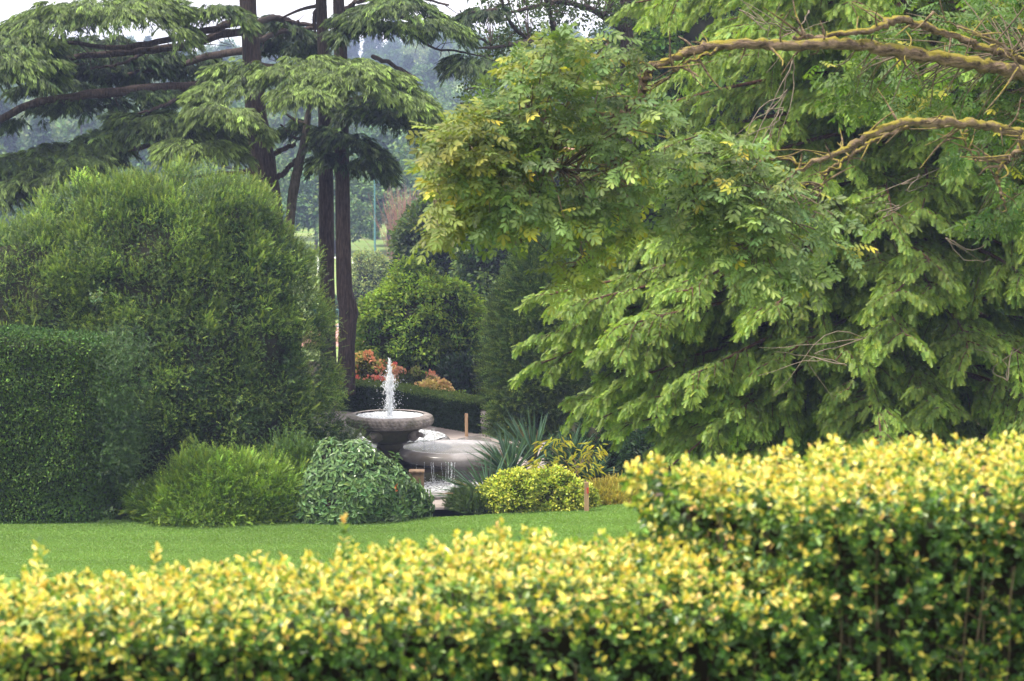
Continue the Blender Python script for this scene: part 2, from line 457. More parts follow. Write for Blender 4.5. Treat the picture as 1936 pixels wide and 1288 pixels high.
# ------------------------------------------------------------------ generators for growth
class Dome:
    """a rounded body standing on the ground: list of (photo row, half width in photo pixels) about a column px at distance Y"""
    def __init__(self, px, Y, prof, dr=.9, nz=.08, nf=1.2, seed=1, lean=0.0):
        self.Y = Y; self.dr = dr; self.nz = nz; self.nf = nf; self.seed = seed
        prof = np.asarray(sorted(prof, key=lambda q: -q[0]), float)      # bottom first
        self.z = at(px, prof[:, 0], Y)[:, 2]; self.r = prof[:, 1] * Y / FPX
        self.cx = at(px, prof[-1, 0], Y)[0]; self.lean = lean
        self.zb, self.zt = self.z[0], self.z[-1]
    def point(self, z, ph, k=1.0):
        r = np.interp(z, self.z, self.r)
        e = .04
        drdz = (np.interp(z + e, self.z, self.r) - np.interp(z - e, self.z, self.r)) / (2 * e)
        drdz = np.clip(drdz, -4, 1.2)
        N = norm(np.stack([np.cos(ph), np.sin(ph) / self.dr, -drdz], -1))
        P = np.stack([self.cx + self.lean * (z - self.zb) + r * np.cos(ph) * k, self.Y + self.dr * r * np.sin(ph) * k, z], -1)
        P = P + N * (self.nz * fbm(P, self.nf, self.seed)[..., None] * self.r.max() * 1.0)
        return P, N
    def sample(self, n, front=.8):
        zz = np.linspace(self.zb, self.zt, 200); rr = np.interp(zz, self.z, self.r)
        w = rr * np.sqrt(1 + np.gradient(rr, zz) ** 2) + 1e-6
        cdf = np.cumsum(w) / w.sum()
        z = np.interp(rng.uniform(0, 1, n), cdf, zz)
        ph = np.where(rng.uniform(0, 1, n) < front, U(-math.pi * 1.06, math.pi * .06, n), U(0, 2 * math.pi, n))
        return self.point(z, ph)
    def core(self, b, k=.86, col=(.03, .026, .016), top=.12):  # solid dark body for the twiggy inside, reads as deep shade through gaps
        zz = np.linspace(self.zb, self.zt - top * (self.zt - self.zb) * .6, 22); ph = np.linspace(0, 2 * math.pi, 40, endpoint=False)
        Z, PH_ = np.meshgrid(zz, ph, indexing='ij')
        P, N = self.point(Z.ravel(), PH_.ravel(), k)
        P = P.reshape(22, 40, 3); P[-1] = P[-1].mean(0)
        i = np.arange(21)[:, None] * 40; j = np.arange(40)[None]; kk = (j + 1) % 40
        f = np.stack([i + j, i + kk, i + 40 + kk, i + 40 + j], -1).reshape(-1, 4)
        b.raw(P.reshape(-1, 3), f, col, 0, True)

def tint(base, n, var=.18, yel=.0):
    """n leaf colours round a base colour: brightness and hue differ from leaf to leaf"""
    k = np.exp(rng.normal(0, var, (n, 1)))
    c = np.asarray(base, float)[None] * k
    h = rng.normal(0, .10, (n, 1))
    return c * np.concatenate([1 + h + yel, np.ones((n, 1)), 1 - h], 1)

def shoots(b, P, N, nper, spread, tm, L, W, ca, cb, wn_=.8, up=.4, ran=.55, flat=.7, var=.15, cvar=.18, down=None, mi=0):
    """shoots in clumps: each clump centre P with outward N gets nper shoots fanning out"""
    n = len(P)
    idx = np.repeat(np.arange(n), nper); m = len(idx)
    off = rng.normal(size=(m, 3)) * spread
    Nn = N[idx]
    off = off - Nn * (off * Nn).sum(1, keepdims=True) * (1 - flat)
    pos = P[idx] + off
    upv = np.array([0, 0, 1.0])
    u = up if np.isscalar(up) else up[idx][:, None]
    d = norm(Nn * wn_ + norm(off) * .35 + upv * u + rng.normal(size=(m, 3)) * ran)
    nn = norm(upv * .8 + Nn * .5 + rng.normal(size=(m, 3)) * .5)
    k = np.exp(rng.normal(0, cvar, n))[idx][:, None]
    A = tint(ca, m, var) * k; B_ = tint(cb, m, var) * k
    b.leaves(tm, pos, d, nn, U(*L, m), U(*W, m), A, B_, mi)

def leafy(b, C, rad, nper, L, W, col, tm=LEAF, droop=.2, var=.2, cvar=.2, yel=0.0, squash=.8, mi=0, out=None):
    """clumps of leaves: leaves in a shell about each clump centre"""
    n = len(C)
    idx = np.repeat(np.arange(n), nper); m = len(idx)
    q = rnd(m); rr = (rng.uniform(.15, 1, m) ** .5)[:, None]
    r = (np.broadcast_to(rad, (n,))[idx])[:, None]
    pos = C[idx] + q * rr * r * np.array([1, 1, squash])
    d = norm(q * .7 + rng.normal(size=(m, 3)) * .6 + np.array([0, 0, -droop]) + (0 if out is None else out[idx] * .5))
    nn = norm(np.array([0, 0, 1.0]) + q * .5 + rng.normal(size=(m, 3)) * .6)
    k = np.exp(rng.normal(0, cvar, n))[idx][:, None]
    c = tint(col, m, var, yel) * k
    b.leaves(tm, pos, d, nn, U(*L, m), U(*W, m), c, c * np.array([1.12, 1.1, 1.0]), mi)

def smooth_line(pts, n=24):
    """Catmull-Rom through the points"""
    pts = np.asarray(pts, float)
    p = np.vstack([2 * pts[0] - pts[1], pts, 2 * pts[-1] - pts[-2]])
    t = np.linspace(0, len(pts) - 1 - 1e-6, n); i = t.astype(int); u = (t - i)[:, None]
    a, b_, c, d = p[i], p[i + 1], p[i + 2], p[i + 3]
    return .5 * ((2 * b_) + (-a + c) * u + (2 * a - 5 * b_ + 4 * c - d) * u ** 2 + (-a + 3 * b_ - 3 * c + d) * u ** 3)

def limb(b, pix, Y, rpx, n=24, sides=7, wob=.12, seed=0, mi=0, jit=0.0):
    """limb through photo pixels (px, py) at distance Y (number or list) with half thickness rpx in photo pixels"""
    pix = np.asarray(pix, float); Y = np.broadcast_to(np.asarray(Y, float), (len(pix),))
    P = smooth_line(at(pix[:, 0], pix[:, 1], Y), n)
    r = np.interp(np.linspace(0, 1, n), np.linspace(0, 1, len(pix)), np.broadcast_to(np.asarray(rpx, float), (len(pix),)) * Y / FPX)
    if jit: P = P + rng.normal(0, jit, P.shape)
    b.tube(P, r, sides, (1, 1, 1), mi, wob, seed)
    return P

def in_poly(px, py, poly):
    poly = np.asarray(poly, float); n = len(poly); ins = np.zeros(len(px), bool)
    j = n - 1
    for i in range(n):
        xi, yi = poly[i]; xj, yj = poly[j]
        c = ((yi > py) != (yj > py)) & (px < (xj - xi) * (py - yi) / (yj - yi + 1e-12) + xi)
        ins ^= c; j = i
    return ins
def poly_points(poly, n):
    poly = np.asarray(poly, float); lo, hi = poly.min(0), poly.max(0); out = []
    while sum(map(len, out)) < n:
        q = rng.uniform(lo, hi, (n * 2, 2)); out.append(q[in_poly(q[:, 0], q[:, 1], poly)])
    return np.concatenate(out)[:n]

# ------------------------------------------------------------------ foreground: two clipped golden hedges
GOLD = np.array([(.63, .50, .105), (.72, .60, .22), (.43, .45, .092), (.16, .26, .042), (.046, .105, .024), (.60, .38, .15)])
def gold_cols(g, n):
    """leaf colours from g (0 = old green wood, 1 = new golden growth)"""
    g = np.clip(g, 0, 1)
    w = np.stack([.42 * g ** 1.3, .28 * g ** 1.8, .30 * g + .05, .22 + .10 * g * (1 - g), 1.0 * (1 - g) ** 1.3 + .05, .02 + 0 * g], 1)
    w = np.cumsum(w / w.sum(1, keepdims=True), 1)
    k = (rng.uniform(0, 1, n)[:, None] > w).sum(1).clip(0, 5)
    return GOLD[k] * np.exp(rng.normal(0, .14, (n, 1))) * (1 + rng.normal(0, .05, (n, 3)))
def privet(b, P, D, g, nodes=5, step=.016, L=(.029, .047)):
    """leafy privet shoots: pairs of oval leaves up the shoot, each pair turned a quarter"""
    n = len(P)
    a = norm(np.cross(D, rnd(n))); c = np.cross(D, a)
    for j in range(nodes):
        s1, s2 = (a, c) if j % 2 == 0 else (c, a)
        for sg in (1, -1):
            keep = rng.uniform(0, 1, n) < .92
            pos = P + D * (j * step + rng.uniform(-.004, .004, (n, 1)))
            tipk = j / (nodes - 1)
            d = norm(D * (.35 + .55 * tipk) + s1 * sg * (1.0 - .35 * tipk) + rng.normal(size=(n, 3)) * .18)
            nn = norm(D * 1.0 - s1 * sg * .4 + rng.normal(size=(n, 3)) * .25)
            m = keep.sum()
            l = U(*L, n) * (1 - .18 * tipk)
            cc = gold_cols(g + .16 * (tipk - .4) + rng.normal(0, .12, n), n)
            b.leaves(LEAF, pos[keep], d[keep], nn[keep], l[keep], l[keep] * U(.52, .66, m), cc[keep], cc[keep] * 1.06)
def lerp_line(pts, t):
    pts = np.asarray(pts, float); s = np.concatenate([[0], np.cumsum(np.linalg.norm(np.diff(pts, axis=0), axis=1))]); s /= s[-1]
    return np.stack([np.interp(t, s, pts[:, k]) for k in range(pts.shape[1])], -1)
def length(pts): return np.linalg.norm(np.diff(np.asarray(pts, float), axis=0), axis=1).sum()

def golden_hedge(name, label, near, far, ztop, down, dens, faces, gtop=.9, tall=(), seed=3):
    near, far = np.asarray(near, float), np.asarray(far, float)
    base = thing(name, label, 'hedge', (near[:, 0].mean(), (near[:, 1].mean() + far[:, 1].mean()) / 2, ztop - down))
    b = MB()
    ln = length(near)
    dep = np.linalg.norm(near.mean(0) - far.mean(0))
    # top
    n = int(ln * dep * dens)
    t = rng.uniform(0, 1, n); v = rng.uniform(-.02, 1.02, n)
    P2 = lerp_line(near, t) * (1 - v[:, None]) + lerp_line(far, t) * v[:, None]
    P = np.concatenate([P2, np.zeros((n, 1))], 1)
    z = ztop + .035 * fbm(P, 2.0, seed) + .02 * fbm(P, 7, seed + 1) - .10 * np.exp(-np.clip(v, 0, 1) * dep / .07) - .06 * np.exp(-np.clip(1 - v, 0, 1) * dep / .07)
    P[:, 2] = z - rng.uniform(0, .09, n)
    D = norm(np.array([0, 0, 1.0]) + rng.normal(size=(n, 3)) * .38 + np.stack([0 * v, -.5 * np.exp(-v * dep / .12), 0 * v], -1))
    patch = .12 * fbm(P, 1.6, seed + 5)
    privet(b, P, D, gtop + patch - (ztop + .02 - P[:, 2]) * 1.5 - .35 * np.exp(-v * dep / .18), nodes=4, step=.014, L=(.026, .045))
    m = int(ln * dep * dens * 2.5); t = rng.uniform(0, 1, m); v = rng.uniform(.02, .98, m)
    Q = lerp_line(near, t) * (1 - v[:, None]) + lerp_line(far, t) * v[:, None]
    Q = np.c_[Q, ztop - rng.uniform(.07, .19, m)]; l_ = U(.03, .046, m)
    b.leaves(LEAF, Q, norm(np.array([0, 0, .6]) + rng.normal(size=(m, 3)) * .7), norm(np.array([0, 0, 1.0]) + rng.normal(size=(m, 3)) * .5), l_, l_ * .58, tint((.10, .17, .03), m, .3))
    # upright faces
    for (line, zt, zb, out, gf) in faces:
        line = np.asarray(line, float)
        n = int(length(line) * (zt - zb) * dens * .95)
        t = rng.uniform(0, 1, n); h = rng.uniform(0, 1, n)
        q = lerp_line(line, t); z = zb + (zt - zb) * h
        out = norm(np.array(out, float))
        P = np.concatenate([q, z[:, None]], 1)
        P = P + out * ((.05 * fbm(P, 2.2, seed + 9) + .035 * fbm(P, 6, seed + 10))[:, None] - rng.uniform(0, .13, (n, 1)))
        D = norm(out * .75 + np.array([0, 0, .45]) + rng.normal(size=(n, 3)) * .5)
        hole = fbm(P, 4.5, seed + 12, 2)
        keep = hole > -1.15 + .45 * (1 - h)
        g = gf(h, t) + .16 * fbm(P, 2.4, seed + 7) + .10 * fbm(P, 7, seed + 8)
        privet(b, P[keep], D[keep], g[keep], nodes=5)
        m = int(n * 4.5); t = rng.uniform(0, 1, m); h = rng.uniform(0, 1, m)          # older leaves further in
        P = np.concatenate([lerp_line(line, t), (zb + (zt - zb) * h)[:, None]], 1) - out * rng.uniform(.10, .22, (m, 1))
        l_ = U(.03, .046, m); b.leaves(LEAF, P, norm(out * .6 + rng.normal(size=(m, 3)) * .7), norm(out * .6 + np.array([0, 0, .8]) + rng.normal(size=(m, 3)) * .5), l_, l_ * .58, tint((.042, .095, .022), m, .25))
    for (px, py, Y, hh, gg) in tall:
        p0 = at(px, py, Y); n = 2
        for i in range(n):
            P = p0[None] + rng.normal(0, .012, (1, 3)) - np.array([0, 0, hh])
            D = norm(np.array([[rng.normal(0, .12), rng.normal(0, .12), 1.0]]))
            privet(b, P, D, np.array([gg]), nodes=6, step=hh / 6)
    b.build('leaves', M['gold'], base)
    # woody stems standing inside, showing in the gaps of the faces, and a dark solid core that reads as deep shade
    s = MB()
    for (line, zt, zb, out, gf) in faces:
        out = norm(np.array(out, float))
        for i in range(int(length(line) * 26)):
            q = lerp_line(line, np.array([rng.uniform(0, 1)]))[0]
            p0 = np.array([q[0], q[1], zb]) - out * rng.uniform(.06, .2); hgt = (zt - zb) * rng.uniform(.5, .95)
            pts = p0[None] + np.linspace(0, 1, 7)[:, None] * np.array([rng.normal(0, .08), rng.normal(0, .05), hgt])
            pts = pts + rng.normal(0, .008, pts.shape)
            s.tube(pts, np.linspace(.006, .0025, 7) * rng.uniform(.7, 1.4), 5)
            for kk in range(3):
                a = pts[rng.integers(2, 6)]
                e = a + norm(out * .6 + rng.normal(size=3) * .7 + np.array([0, 0, .4])) * .16
                s.tube(np.array([a, (a + e) / 2 + rng.normal(0, .01, 3), e]), [.003, .0025, .0015], 4)
    s.build('stems', M['twig'], base)
    c = MB()
    k = .17
    nn_, ff = near.copy(), far.copy()
    ctr = (near.mean(0) + far.mean(0)) / 2
    mid = (near + far) / 2
    nn_ = mid + (near - mid) * (1 - 2 * k / dep); ff = mid + (far - mid) * (1 - 2 * k / dep)
    for i in range(len(near) - 1):
        a0, a1, c1, c0 = nn_[i].copy(), nn_[i + 1].copy(), ff[i + 1].copy(), ff[i].copy()
        if i == 0: a0 = a0 + (a1 - a0) * min(.16 / np.linalg.norm(a1 - a0), .3); c0 = c0 + (c1 - c0) * min(.16 / np.linalg.norm(c1 - c0), .3)
        zt, zb = ztop - .19, ztop - down
        v = [(*a0, zb), (*a1, zb), (*c1, zb), (*c0, zb), (*a0, zt), (*a1, zt), (*c1, zt), (*c0, zt)]
        fs = [(4, 5, 6, 7), (0, 1, 5, 4), (2, 3, 7, 6)]
        if i == 0: fs.append((3, 0, 4, 7))
        if i == len(near) - 2: fs.append((1, 2, 6, 5))
        c.raw(np.array(v), np.array(fs), (.020, .017, .010))
    c.build('hedge_shade_core', M['core'], base)
    return base

def gp(px, Y): return at(px, 700, Y)[:2]
ZL, ZR = CZ - 1.91, CZ - 1.585
near_l = [gp(-1300, 8.40), gp(0, 8.86), gp(500, 9.10), gp(1000, 9.34), gp(1560, 9.62), gp(2250, 10.05)]
far_l = [gp(-1300, 9.10), gp(0, 9.60), gp(500, 10.12), gp(1000, 10.75), gp(1560, 11.0), gp(2250, 11.2)]
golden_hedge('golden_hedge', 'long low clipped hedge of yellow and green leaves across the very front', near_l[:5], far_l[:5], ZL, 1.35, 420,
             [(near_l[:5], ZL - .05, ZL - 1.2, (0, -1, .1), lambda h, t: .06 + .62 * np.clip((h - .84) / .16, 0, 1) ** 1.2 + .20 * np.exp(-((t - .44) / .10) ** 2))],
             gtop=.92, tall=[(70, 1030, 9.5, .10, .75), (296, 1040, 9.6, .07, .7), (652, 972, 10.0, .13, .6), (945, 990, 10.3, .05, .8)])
P0, P1 = gp(1186, 10.6), gp(1535, 9.62)
near_r = [P1, gp(1700, 9.70), gp(1960, 9.95), gp(2300, 10.2), gp(3500, 10.9)]
far_r = [P0, gp(1450, 11.0), gp(1936, 11.35), gp(2300, 11.6), gp(3500, 12.3)]
lf = np.array([-(P0 - P1)[1], (P0 - P1)[0]]); lf = lf / np.linalg.norm(lf); lf = lf if lf[0] < 0 else -lf
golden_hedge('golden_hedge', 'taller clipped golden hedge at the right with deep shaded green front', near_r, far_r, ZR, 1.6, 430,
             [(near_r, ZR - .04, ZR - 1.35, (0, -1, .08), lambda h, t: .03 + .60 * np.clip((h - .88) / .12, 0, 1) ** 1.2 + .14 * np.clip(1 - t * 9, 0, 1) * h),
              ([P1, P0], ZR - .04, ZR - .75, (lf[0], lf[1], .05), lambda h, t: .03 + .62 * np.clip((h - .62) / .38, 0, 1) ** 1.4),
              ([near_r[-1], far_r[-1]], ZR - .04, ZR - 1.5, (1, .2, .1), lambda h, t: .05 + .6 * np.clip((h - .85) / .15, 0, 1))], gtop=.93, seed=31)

# ------------------------------------------------------------------ left: clipped yew, dark hedge, low shrubs
yew = thing('yew_tree', 'huge rounded clipped yew with lime shoot tips at the left', 'tree', (at(310, 900, 53.4)[0], 53.4, 0))
DY = Dome(304, 53.4, [(958, 322), (850, 350), (760, 326), (690, 324), (590, 294), (500, 262), (450, 246), (400, 212), (368, 160), (346, 96), (334, 36), (331, 4)], .72, .075, 1.9, 5)
b = MB()
P, N = DY.sample(2100, .88)
DY2 = Dome(66, 53.0, [(958, 200), (760, 250), (600, 228), (500, 168), (445, 105), (418, 48), (410, 4)], .8, .08, 1.9, 6)
P2_, N2_ = DY2.sample(900, .88); P, N = np.concatenate([P, P2_]), np.concatenate([N, N2_])
keep = fbm(P, 2.6, 77, 2) > -.50
P, N = P[keep], N[keep]
P = P + N * (.09 * fbm(P, 2.2, 79, 2)[:, None] + rng.normal(0, .06, (len(P), 1)))
hz = np.clip((P[:, 2] - DY.zb) / (DY.zt - DY.zb), 0, 1)
shoots(b, P - N * .22, N, 64, .19, FINE, (.055, .14), (.05, .085), (.017, .040, .012), (.046, .098, .021), wn_=.8, up=.0 + .30 * hz, ran=.75, cvar=.25)
q = rng.uniform(0, 1, len(P)) < (.20 + .75 * hz)
shoots(b, P[q], N[q], 56, .14, FINE, (.05, .13), (.045, .08), (.052, .105, .020), (.175, .245, .040), wn_=.75, up=.0 + .75 * hz[q], ran=.65, cvar=.42)
q = rng.uniform(0, 1, len(P)) < (.04 + .6 * np.clip(hz - .35, 0, 1))
shoots(b, P[q] + N[q] * .08, N[q], 8, .10, SHOOT, (.12, .25), (.06, .09), (.08, .145, .022), (.21, .28, .045), wn_=.8, up=.15 + .8 * hz[q], ran=.45, cvar=.3)
m3 = 190; P = at(U(196, 268, m3), U(640, 985, m3), U(48.75, 49.6, m3)); P = P[fbm(P, 2.0, 78, 2) > -.3]; N = np.tile(norm(np.array([-.2, -1, .25])), (len(P), 1))
shoots(b, P, N, 44, .15, FINE, (.055, .14), (.05, .085), (.019, .044, .012), (.05, .10, .021), ran=.7, up=.1, cvar=.3)
b.build('foliage', M['needle'], yew)
c = MB(); DY.core(c, .84, (.020, .020, .012)); DY2.core(c, .82, (.020, .020, .012)); c.build('shade_core', M['core'], yew)
t = MB(); limb(t, [(310, 945), (312, 800), (308, 600)], 53.4, [26, 22, 10]); t.build('trunk', M['bark_red'], yew)

hb = thing('dark_hedge', 'tall dark green clipped hedge wall at the left edge', 'hedge', at(60, 1000, 48))
b = MB()
hx0, hx1 = at(-900, 990, 48.9)[0], at(232, 990, 48.9)[0]
zt0 = at(0, 640, 48.9)[2]
n = 96000
xx = rng.uniform(hx0, hx1, n); hh = rng.uniform(0, 1, n) ** .95
P = np.stack([xx, 48.9 + 0 * xx, hh * zt0], -1)
topz = zt0 + .10 * fbm(P * np.array([1, 0, 0]), .8, 3) + .05 * fbm(P * np.array([1, 0, 0]), 4, 6) - .55 * np.clip((xx - (hx1 - 1.3)) / 1.3, 0, 1) ** 2
P[:, 2] = hh * topz
rc = np.clip((hh - .93) / .07, 0, 1)
P[:, 1] += .10 * fbm(P, 1.3, 21) + .03 * fbm(P, 5, 22) + .6 * rc ** 2 * rng.uniform(0, 1, n) + 1.5 * np.clip((xx - (hx1 - .9)) / .9, 0, 1) ** 2 + rng.uniform(0, .10, n)
d = norm(np.array([0, -.6, -.25]) + rng.normal(size=(n, 3)) * .75)
nn = norm(np.array([0, -.8, .7]) + rng.normal(size=(n, 3)) * .55)
low = np.clip(1 - hh * 3.2, 0, 1)[:, None] * np.clip(fbm(P, 1.5, 24)[:, None] + .6, 0, 1)
ca = tint((.050, .092, .016), n, .48) * (1 - .8 * low) + tint((.062, .13, .026), n, .25) * .8 * low
b.leaves(LEAF, P, d, nn, U(.05, .085, n), U(.026, .042, n), ca)
nt = 18000
P = np.stack([rng.uniform(hx0, hx1 - .4, nt), 48.95 + rng.uniform(.1, 1.6, nt), 0 * np.zeros(nt)], -1)
P[:, 2] = zt0 + .10 * fbm(P * np.array([1, 0, 0]), .8, 3) - .3 * np.clip((P[:, 0] - (hx1 - 1.3)) / 1.3, 0, 1) ** 2 - rng.uniform(0, .1, nt)
b.leaves(LEAF, P, norm(rng.normal(size=(nt, 3)) + np.array([0, 0, .4])), rnd(nt), U(.05, .085, nt), U(.026, .042, nt), tint((.045, .095, .02), nt, .4))
b.build('foliage', M['hedge'], hb)
c = MB(); c.box((hx0 + .1, 49.2, 0), (hx1 - .95, 50.5, zt0 - .22), (.018, .020, .012)); c.build('shade_core', M['core'], hb)  # solid dark box, painted shade behind the leaves

# pale variegated sprigs poking out of the yew
for (px, py, lab) in [(238, 652, 'pale grey-green sprig growing out where dark hedge meets the yew'), (184, 545, 'small pale sprig poking out halfway up the left side of the yew')]:
    YS = 50.0; o = thing('holly_sprig', lab, 'sprig', at(px, py, YS), 'pale sprigs in the yew')
    k = 1.0 if py > 600 else .55
    b = MB(); p0 = at(px, py + 20, YS + .05)
    for i in range(int(9 * k + 3)):
        e = p0 + np.array([rng.normal(0, .22 * k), -.05 + rng.normal(0, .08), rng.uniform(-.15, .42) * k])
        m = 12; tt = rng.uniform(.4, 1.05, m)[:, None]
        b.leaves(LEAF, p0 * (1 - tt) + e * tt + rng.normal(0, .04 * k, (m, 3)), norm((e - p0) + rng.normal(size=(m, 3)) * .35), norm(rng.normal(size=(m, 3)) * .5 + np.array([0, -.3, 1])), U(.06, .10, m), U(.03, .045, m), tint((.16, .23, .12), m, .25))
    b.build('leaves', M['leaf'], o)
    s = MB()
    for i in range(4): s.tube(np.array([p0 + np.array([0, .4, -.1]), p0, p0 + np.array([rng.normal(0, .15 * k), -.05, .3 * k])]), [.01, .008, .003], 5)
    s.build('twigs', M['twig'], o)

jun = thing('juniper_shrub', 'low bright lime green feathery shrub at the foot of the yew', 'shrub', (at(418, 990, 50.4)[0], 50.4, 0))
DJ = Dome(418, 49.8, [(982, 150), (965, 156), (945, 150), (925, 136), (905, 112), (888, 78), (874, 40), (868, 5)], .66, .16, 2.4, 9)
b = MB(); P, N = DJ.sample(800)
P = P + N * rng.normal(0, .06, (len(P), 1))
shoots(b, P - N * .10, N, 46, .12, FINE, (.07, .17), (.04, .08), (.060, .125, .014), (.170, .270, .030), wn_=.8, up=.12, ran=.55, var=.22, cvar=.33)
shoots(b, P[:160] + N[:160] * .10, N[:160], 7, .05, SHOOT, (.14, .26), (.06, .09), (.08, .15, .016), (.20, .29, .035), wn_=.9, up=.25, ran=.4)
b.build('foliage', M['needle'], jun)
c = MB(); DJ.core(c, .80, (.028, .030, .012)); c.build('shade_core', M['core'], jun)

yl = thing('yew_sapling', 'darker small yew sprays rising between lime shrub and broad-leaved shrub', 'shrub', (at(545, 990, 50.6)[0], 50.6, 0))
DS = Dome(556, 50.4, [(975, 60), (930, 88), (900, 84), (880, 64), (862, 28), (852, 3)], .5, .16, 2.0, 12)
b = MB(); P, N = DS.sample(260)
shoots(b, P, N, 34, .14, FINE, (.08, .20), (.05, .09), (.03, .07, .014), (.085, .15, .026), up=.35)
shoots(b, P[:90], N[:90], 9, .10, SHOOT, (.18, .32), (.08, .12), (.03, .07, .014), (.085, .15, .026), up=.35)
b.build('foliage', M['needle'], yl)
c = MB(); DS.core(c, .7, (.022, .022, .012)); c.build('shade_core', M['core'], yl)

rho = thing('broadleaf_shrub', 'dense mounded shrub with pointed grey-green leaves beside the paving', 'shrub', (at(695, 990, 50.4)[0], 50.4, 0))
DR = Dome(676, 49.9, [(980, 126), (962, 132), (935, 126), (905, 112), (880, 90), (860, 60), (849, 32), (843, 4)], .72, .24, 1.7, 14)
b = MB(); P, N = DR.sample(1250)
P = P + N * rng.normal(0, .05, (len(P), 1))
n = len(P); idx = np.repeat(np.arange(n), 7); m = len(idx)
a = norm(np.cross(N, rnd(n))); cc = np.cross(N, a); ph = (np.tile(np.arange(7), n) * 2 * math.pi / 7 + np.repeat(U(0, 6.28, n), 7))
rad_ = a[idx] * np.cos(ph)[:, None] + cc[idx] * np.sin(ph)[:, None]
d = norm(rad_ + N[idx] * .30 + np.array([0, 0, -.45]) + rng.normal(size=(m, 3)) * .18)
b.leaves(LEAFB, P[idx] + rad_ * .01 + rng.normal(0, .02, (m, 3)) - N[idx] * rng.uniform(0, .12, n)[idx][:, None], d, norm(N[idx] + np.array([0, 0, .5]) - rad_ * .2 + rng.normal(size=(m, 3)) * .25), U(.12, .19, m), U(.045, .068, m),
         tint((.080, .150, .050), m, .2), tint((.135, .225, .080), m, .2))
leafy(b, P - N * .2, .14, 5, (.11, .17), (.04, .06), (.045, .095, .028), LEAFB)
k = 3; b.leaves(LEAFB, at(np.array([746, 748, 745]), np.array([923, 926, 921]), 48.75), rnd(3), rnd(3), .12, .05, np.array((.35, .10, .03)))
b.build('leaves', M['leaf_gloss'], rho)
c = MB(); DR.core(c, .80, (.026, .024, .014)); c.build('shade_core', M['core'], rho)

# ------------------------------------------------------------------ fountain
FY = 55.0
FX = at(737, 790, FY)[0]
def zf(py, Y=FY): return float(at(737, py, Y)[2])
ft = thing('fountain', 'round stone fountain bowl with carved scale rim above lobed basins', 'fountain', (FX, FY, 0))
zr = zf(787)                    # water level of the bowl
b = MB()
def scales(r, z, a):
    return r, z
SEG, RINGS = 288, 26
th = np.linspace(math.radians(112), math.radians(-82), RINGS)
RO = 0.80; TH = .165
prof = [(RO - .0 + TH * .9 * math.cos(q), zr - .085 + .135 * math.sin(q) * (1.0 if q > 0 else 1.0)) for q in th]
def rimf(r, z, a):
    i = np.arange(r.shape[0])[:, None]
    v = i / 4.2; u = a / (2 * math.pi) * 60
    row = np.floor(v); fu = (u + .5 * (row % 2)) % 1 - .5; fv = v - row
    k = np.clip(1 - (fu * 2) ** 2 - (fv - .1) ** 2 * .9, -.3, 1)
    amp = .022 * np.clip((i - 5) / 4, 0, 1)
    return r + amp * k, z + .2 * amp * k
b.lathe(FX, FY, prof, SEG, (1, 1, 1), 0, rimf, False)
b.build('carved_rim', M['stone'], ft)
b = MB()
b.lathe(FX, FY, [(RO + .03, zr - .21), (.74, zr - .25), (.62, zr - .30), (.56, zr - .36), (.545, zr - .44), (.50, zr - .50), (.38, zr - .56), (.27, zr - .585), (.27, zr - .60)], 72, mi=0)
b.build('bowl', M['stone_moss'], ft)
b = MB()
b.lathe(FX, FY, [(.27, zr - .595), (.285, zr - .63), (.29, zr - .67), (.26, zr - .72), (.20, zr - .76), (.185, zr - .80), (.19, zr - .95), (.24, zr - 1.02), (.30, zr - 1.10), (.30, 0)], 48)
b.build('pedestal', M['stone_moss'], ft)
b = MB()                          # water in the bowl
rr = np.linspace(0, RO - .035, 26); aa = np.linspace(0, 2 * math.pi, 90, endpoint=False)
def wsurf(rad, amp, seed, z, cx, cy, f=6.0):
    b = MB()
    v = []
    for r in rad:
        p = np.stack([cx + r * np.cos(aa), cy + r * np.sin(aa), np.full(90, z)], -1)
        p[:, 2] += amp * fbm(p, f, seed, 3); v.append(p)
    v = np.concatenate(v); n = len(rad)
    i = np.arange(n - 1)[:, None] * 90; j = np.arange(90)[None]; k = (j + 1) % 90
    b.raw(v, np.stack([i + j, i + 90 + j, i + 90 + k, i + k], -1).reshape(-1, 4), (1, 1, 1), 0, True)
    return b
wsurf(np.maximum(rr, .001), .010, 3, zr + .012, FX, FY, 9).build('water_surface', M['water_bowl'], ft)
# carved masks round the bowl that spout water
for i, ang in enumerate([-28, 62, 152, 242]):
    b = MB(); a = R(ang); c0 = np.array([FX + .58 * math.cos(a), FY + .58 * math.sin(a), zr - .36]); o = np.array([math.cos(a), math.sin(a), 0]); s = np.array([-o[1], o[0], 0]); u = np.array([0, 0, 1.])
    g, h = np.meshgrid(np.linspace(0, math.pi, 10), np.linspace(0, 2 * math.pi, 14, endpoint=False), indexing='ij')
    loc = np.stack([np.sin(g) * np.cos(h), np.sin(g) * np.sin(h), np.cos(g)], -1)
    loc = loc * (1 + .16 * np.sin(loc[..., :1] * 7) * np.cos(loc[..., 2:] * 6))
    v = c0 + loc[..., :1] * o * .13 + loc[..., 1:2] * s * .15 + loc[..., 2:] * u * .15
    ii = np.arange(9)[:, None] * 14; j = np.arange(14)[None]; k = (j + 1) % 14
    b.raw(v.reshape(-1, 3), np.stack([ii + j, ii + 14 + j, ii + 14 + k, ii + k], -1).reshape(-1, 4), (1, 1, 1), 0, True)
    b.tube(np.array([c0 + o * .05, c0 + o * .2, c0 + o * .27 - u * .02]), [.07, .05, .045], 10)
    b.build('spout_mask', M['stone'], ft)
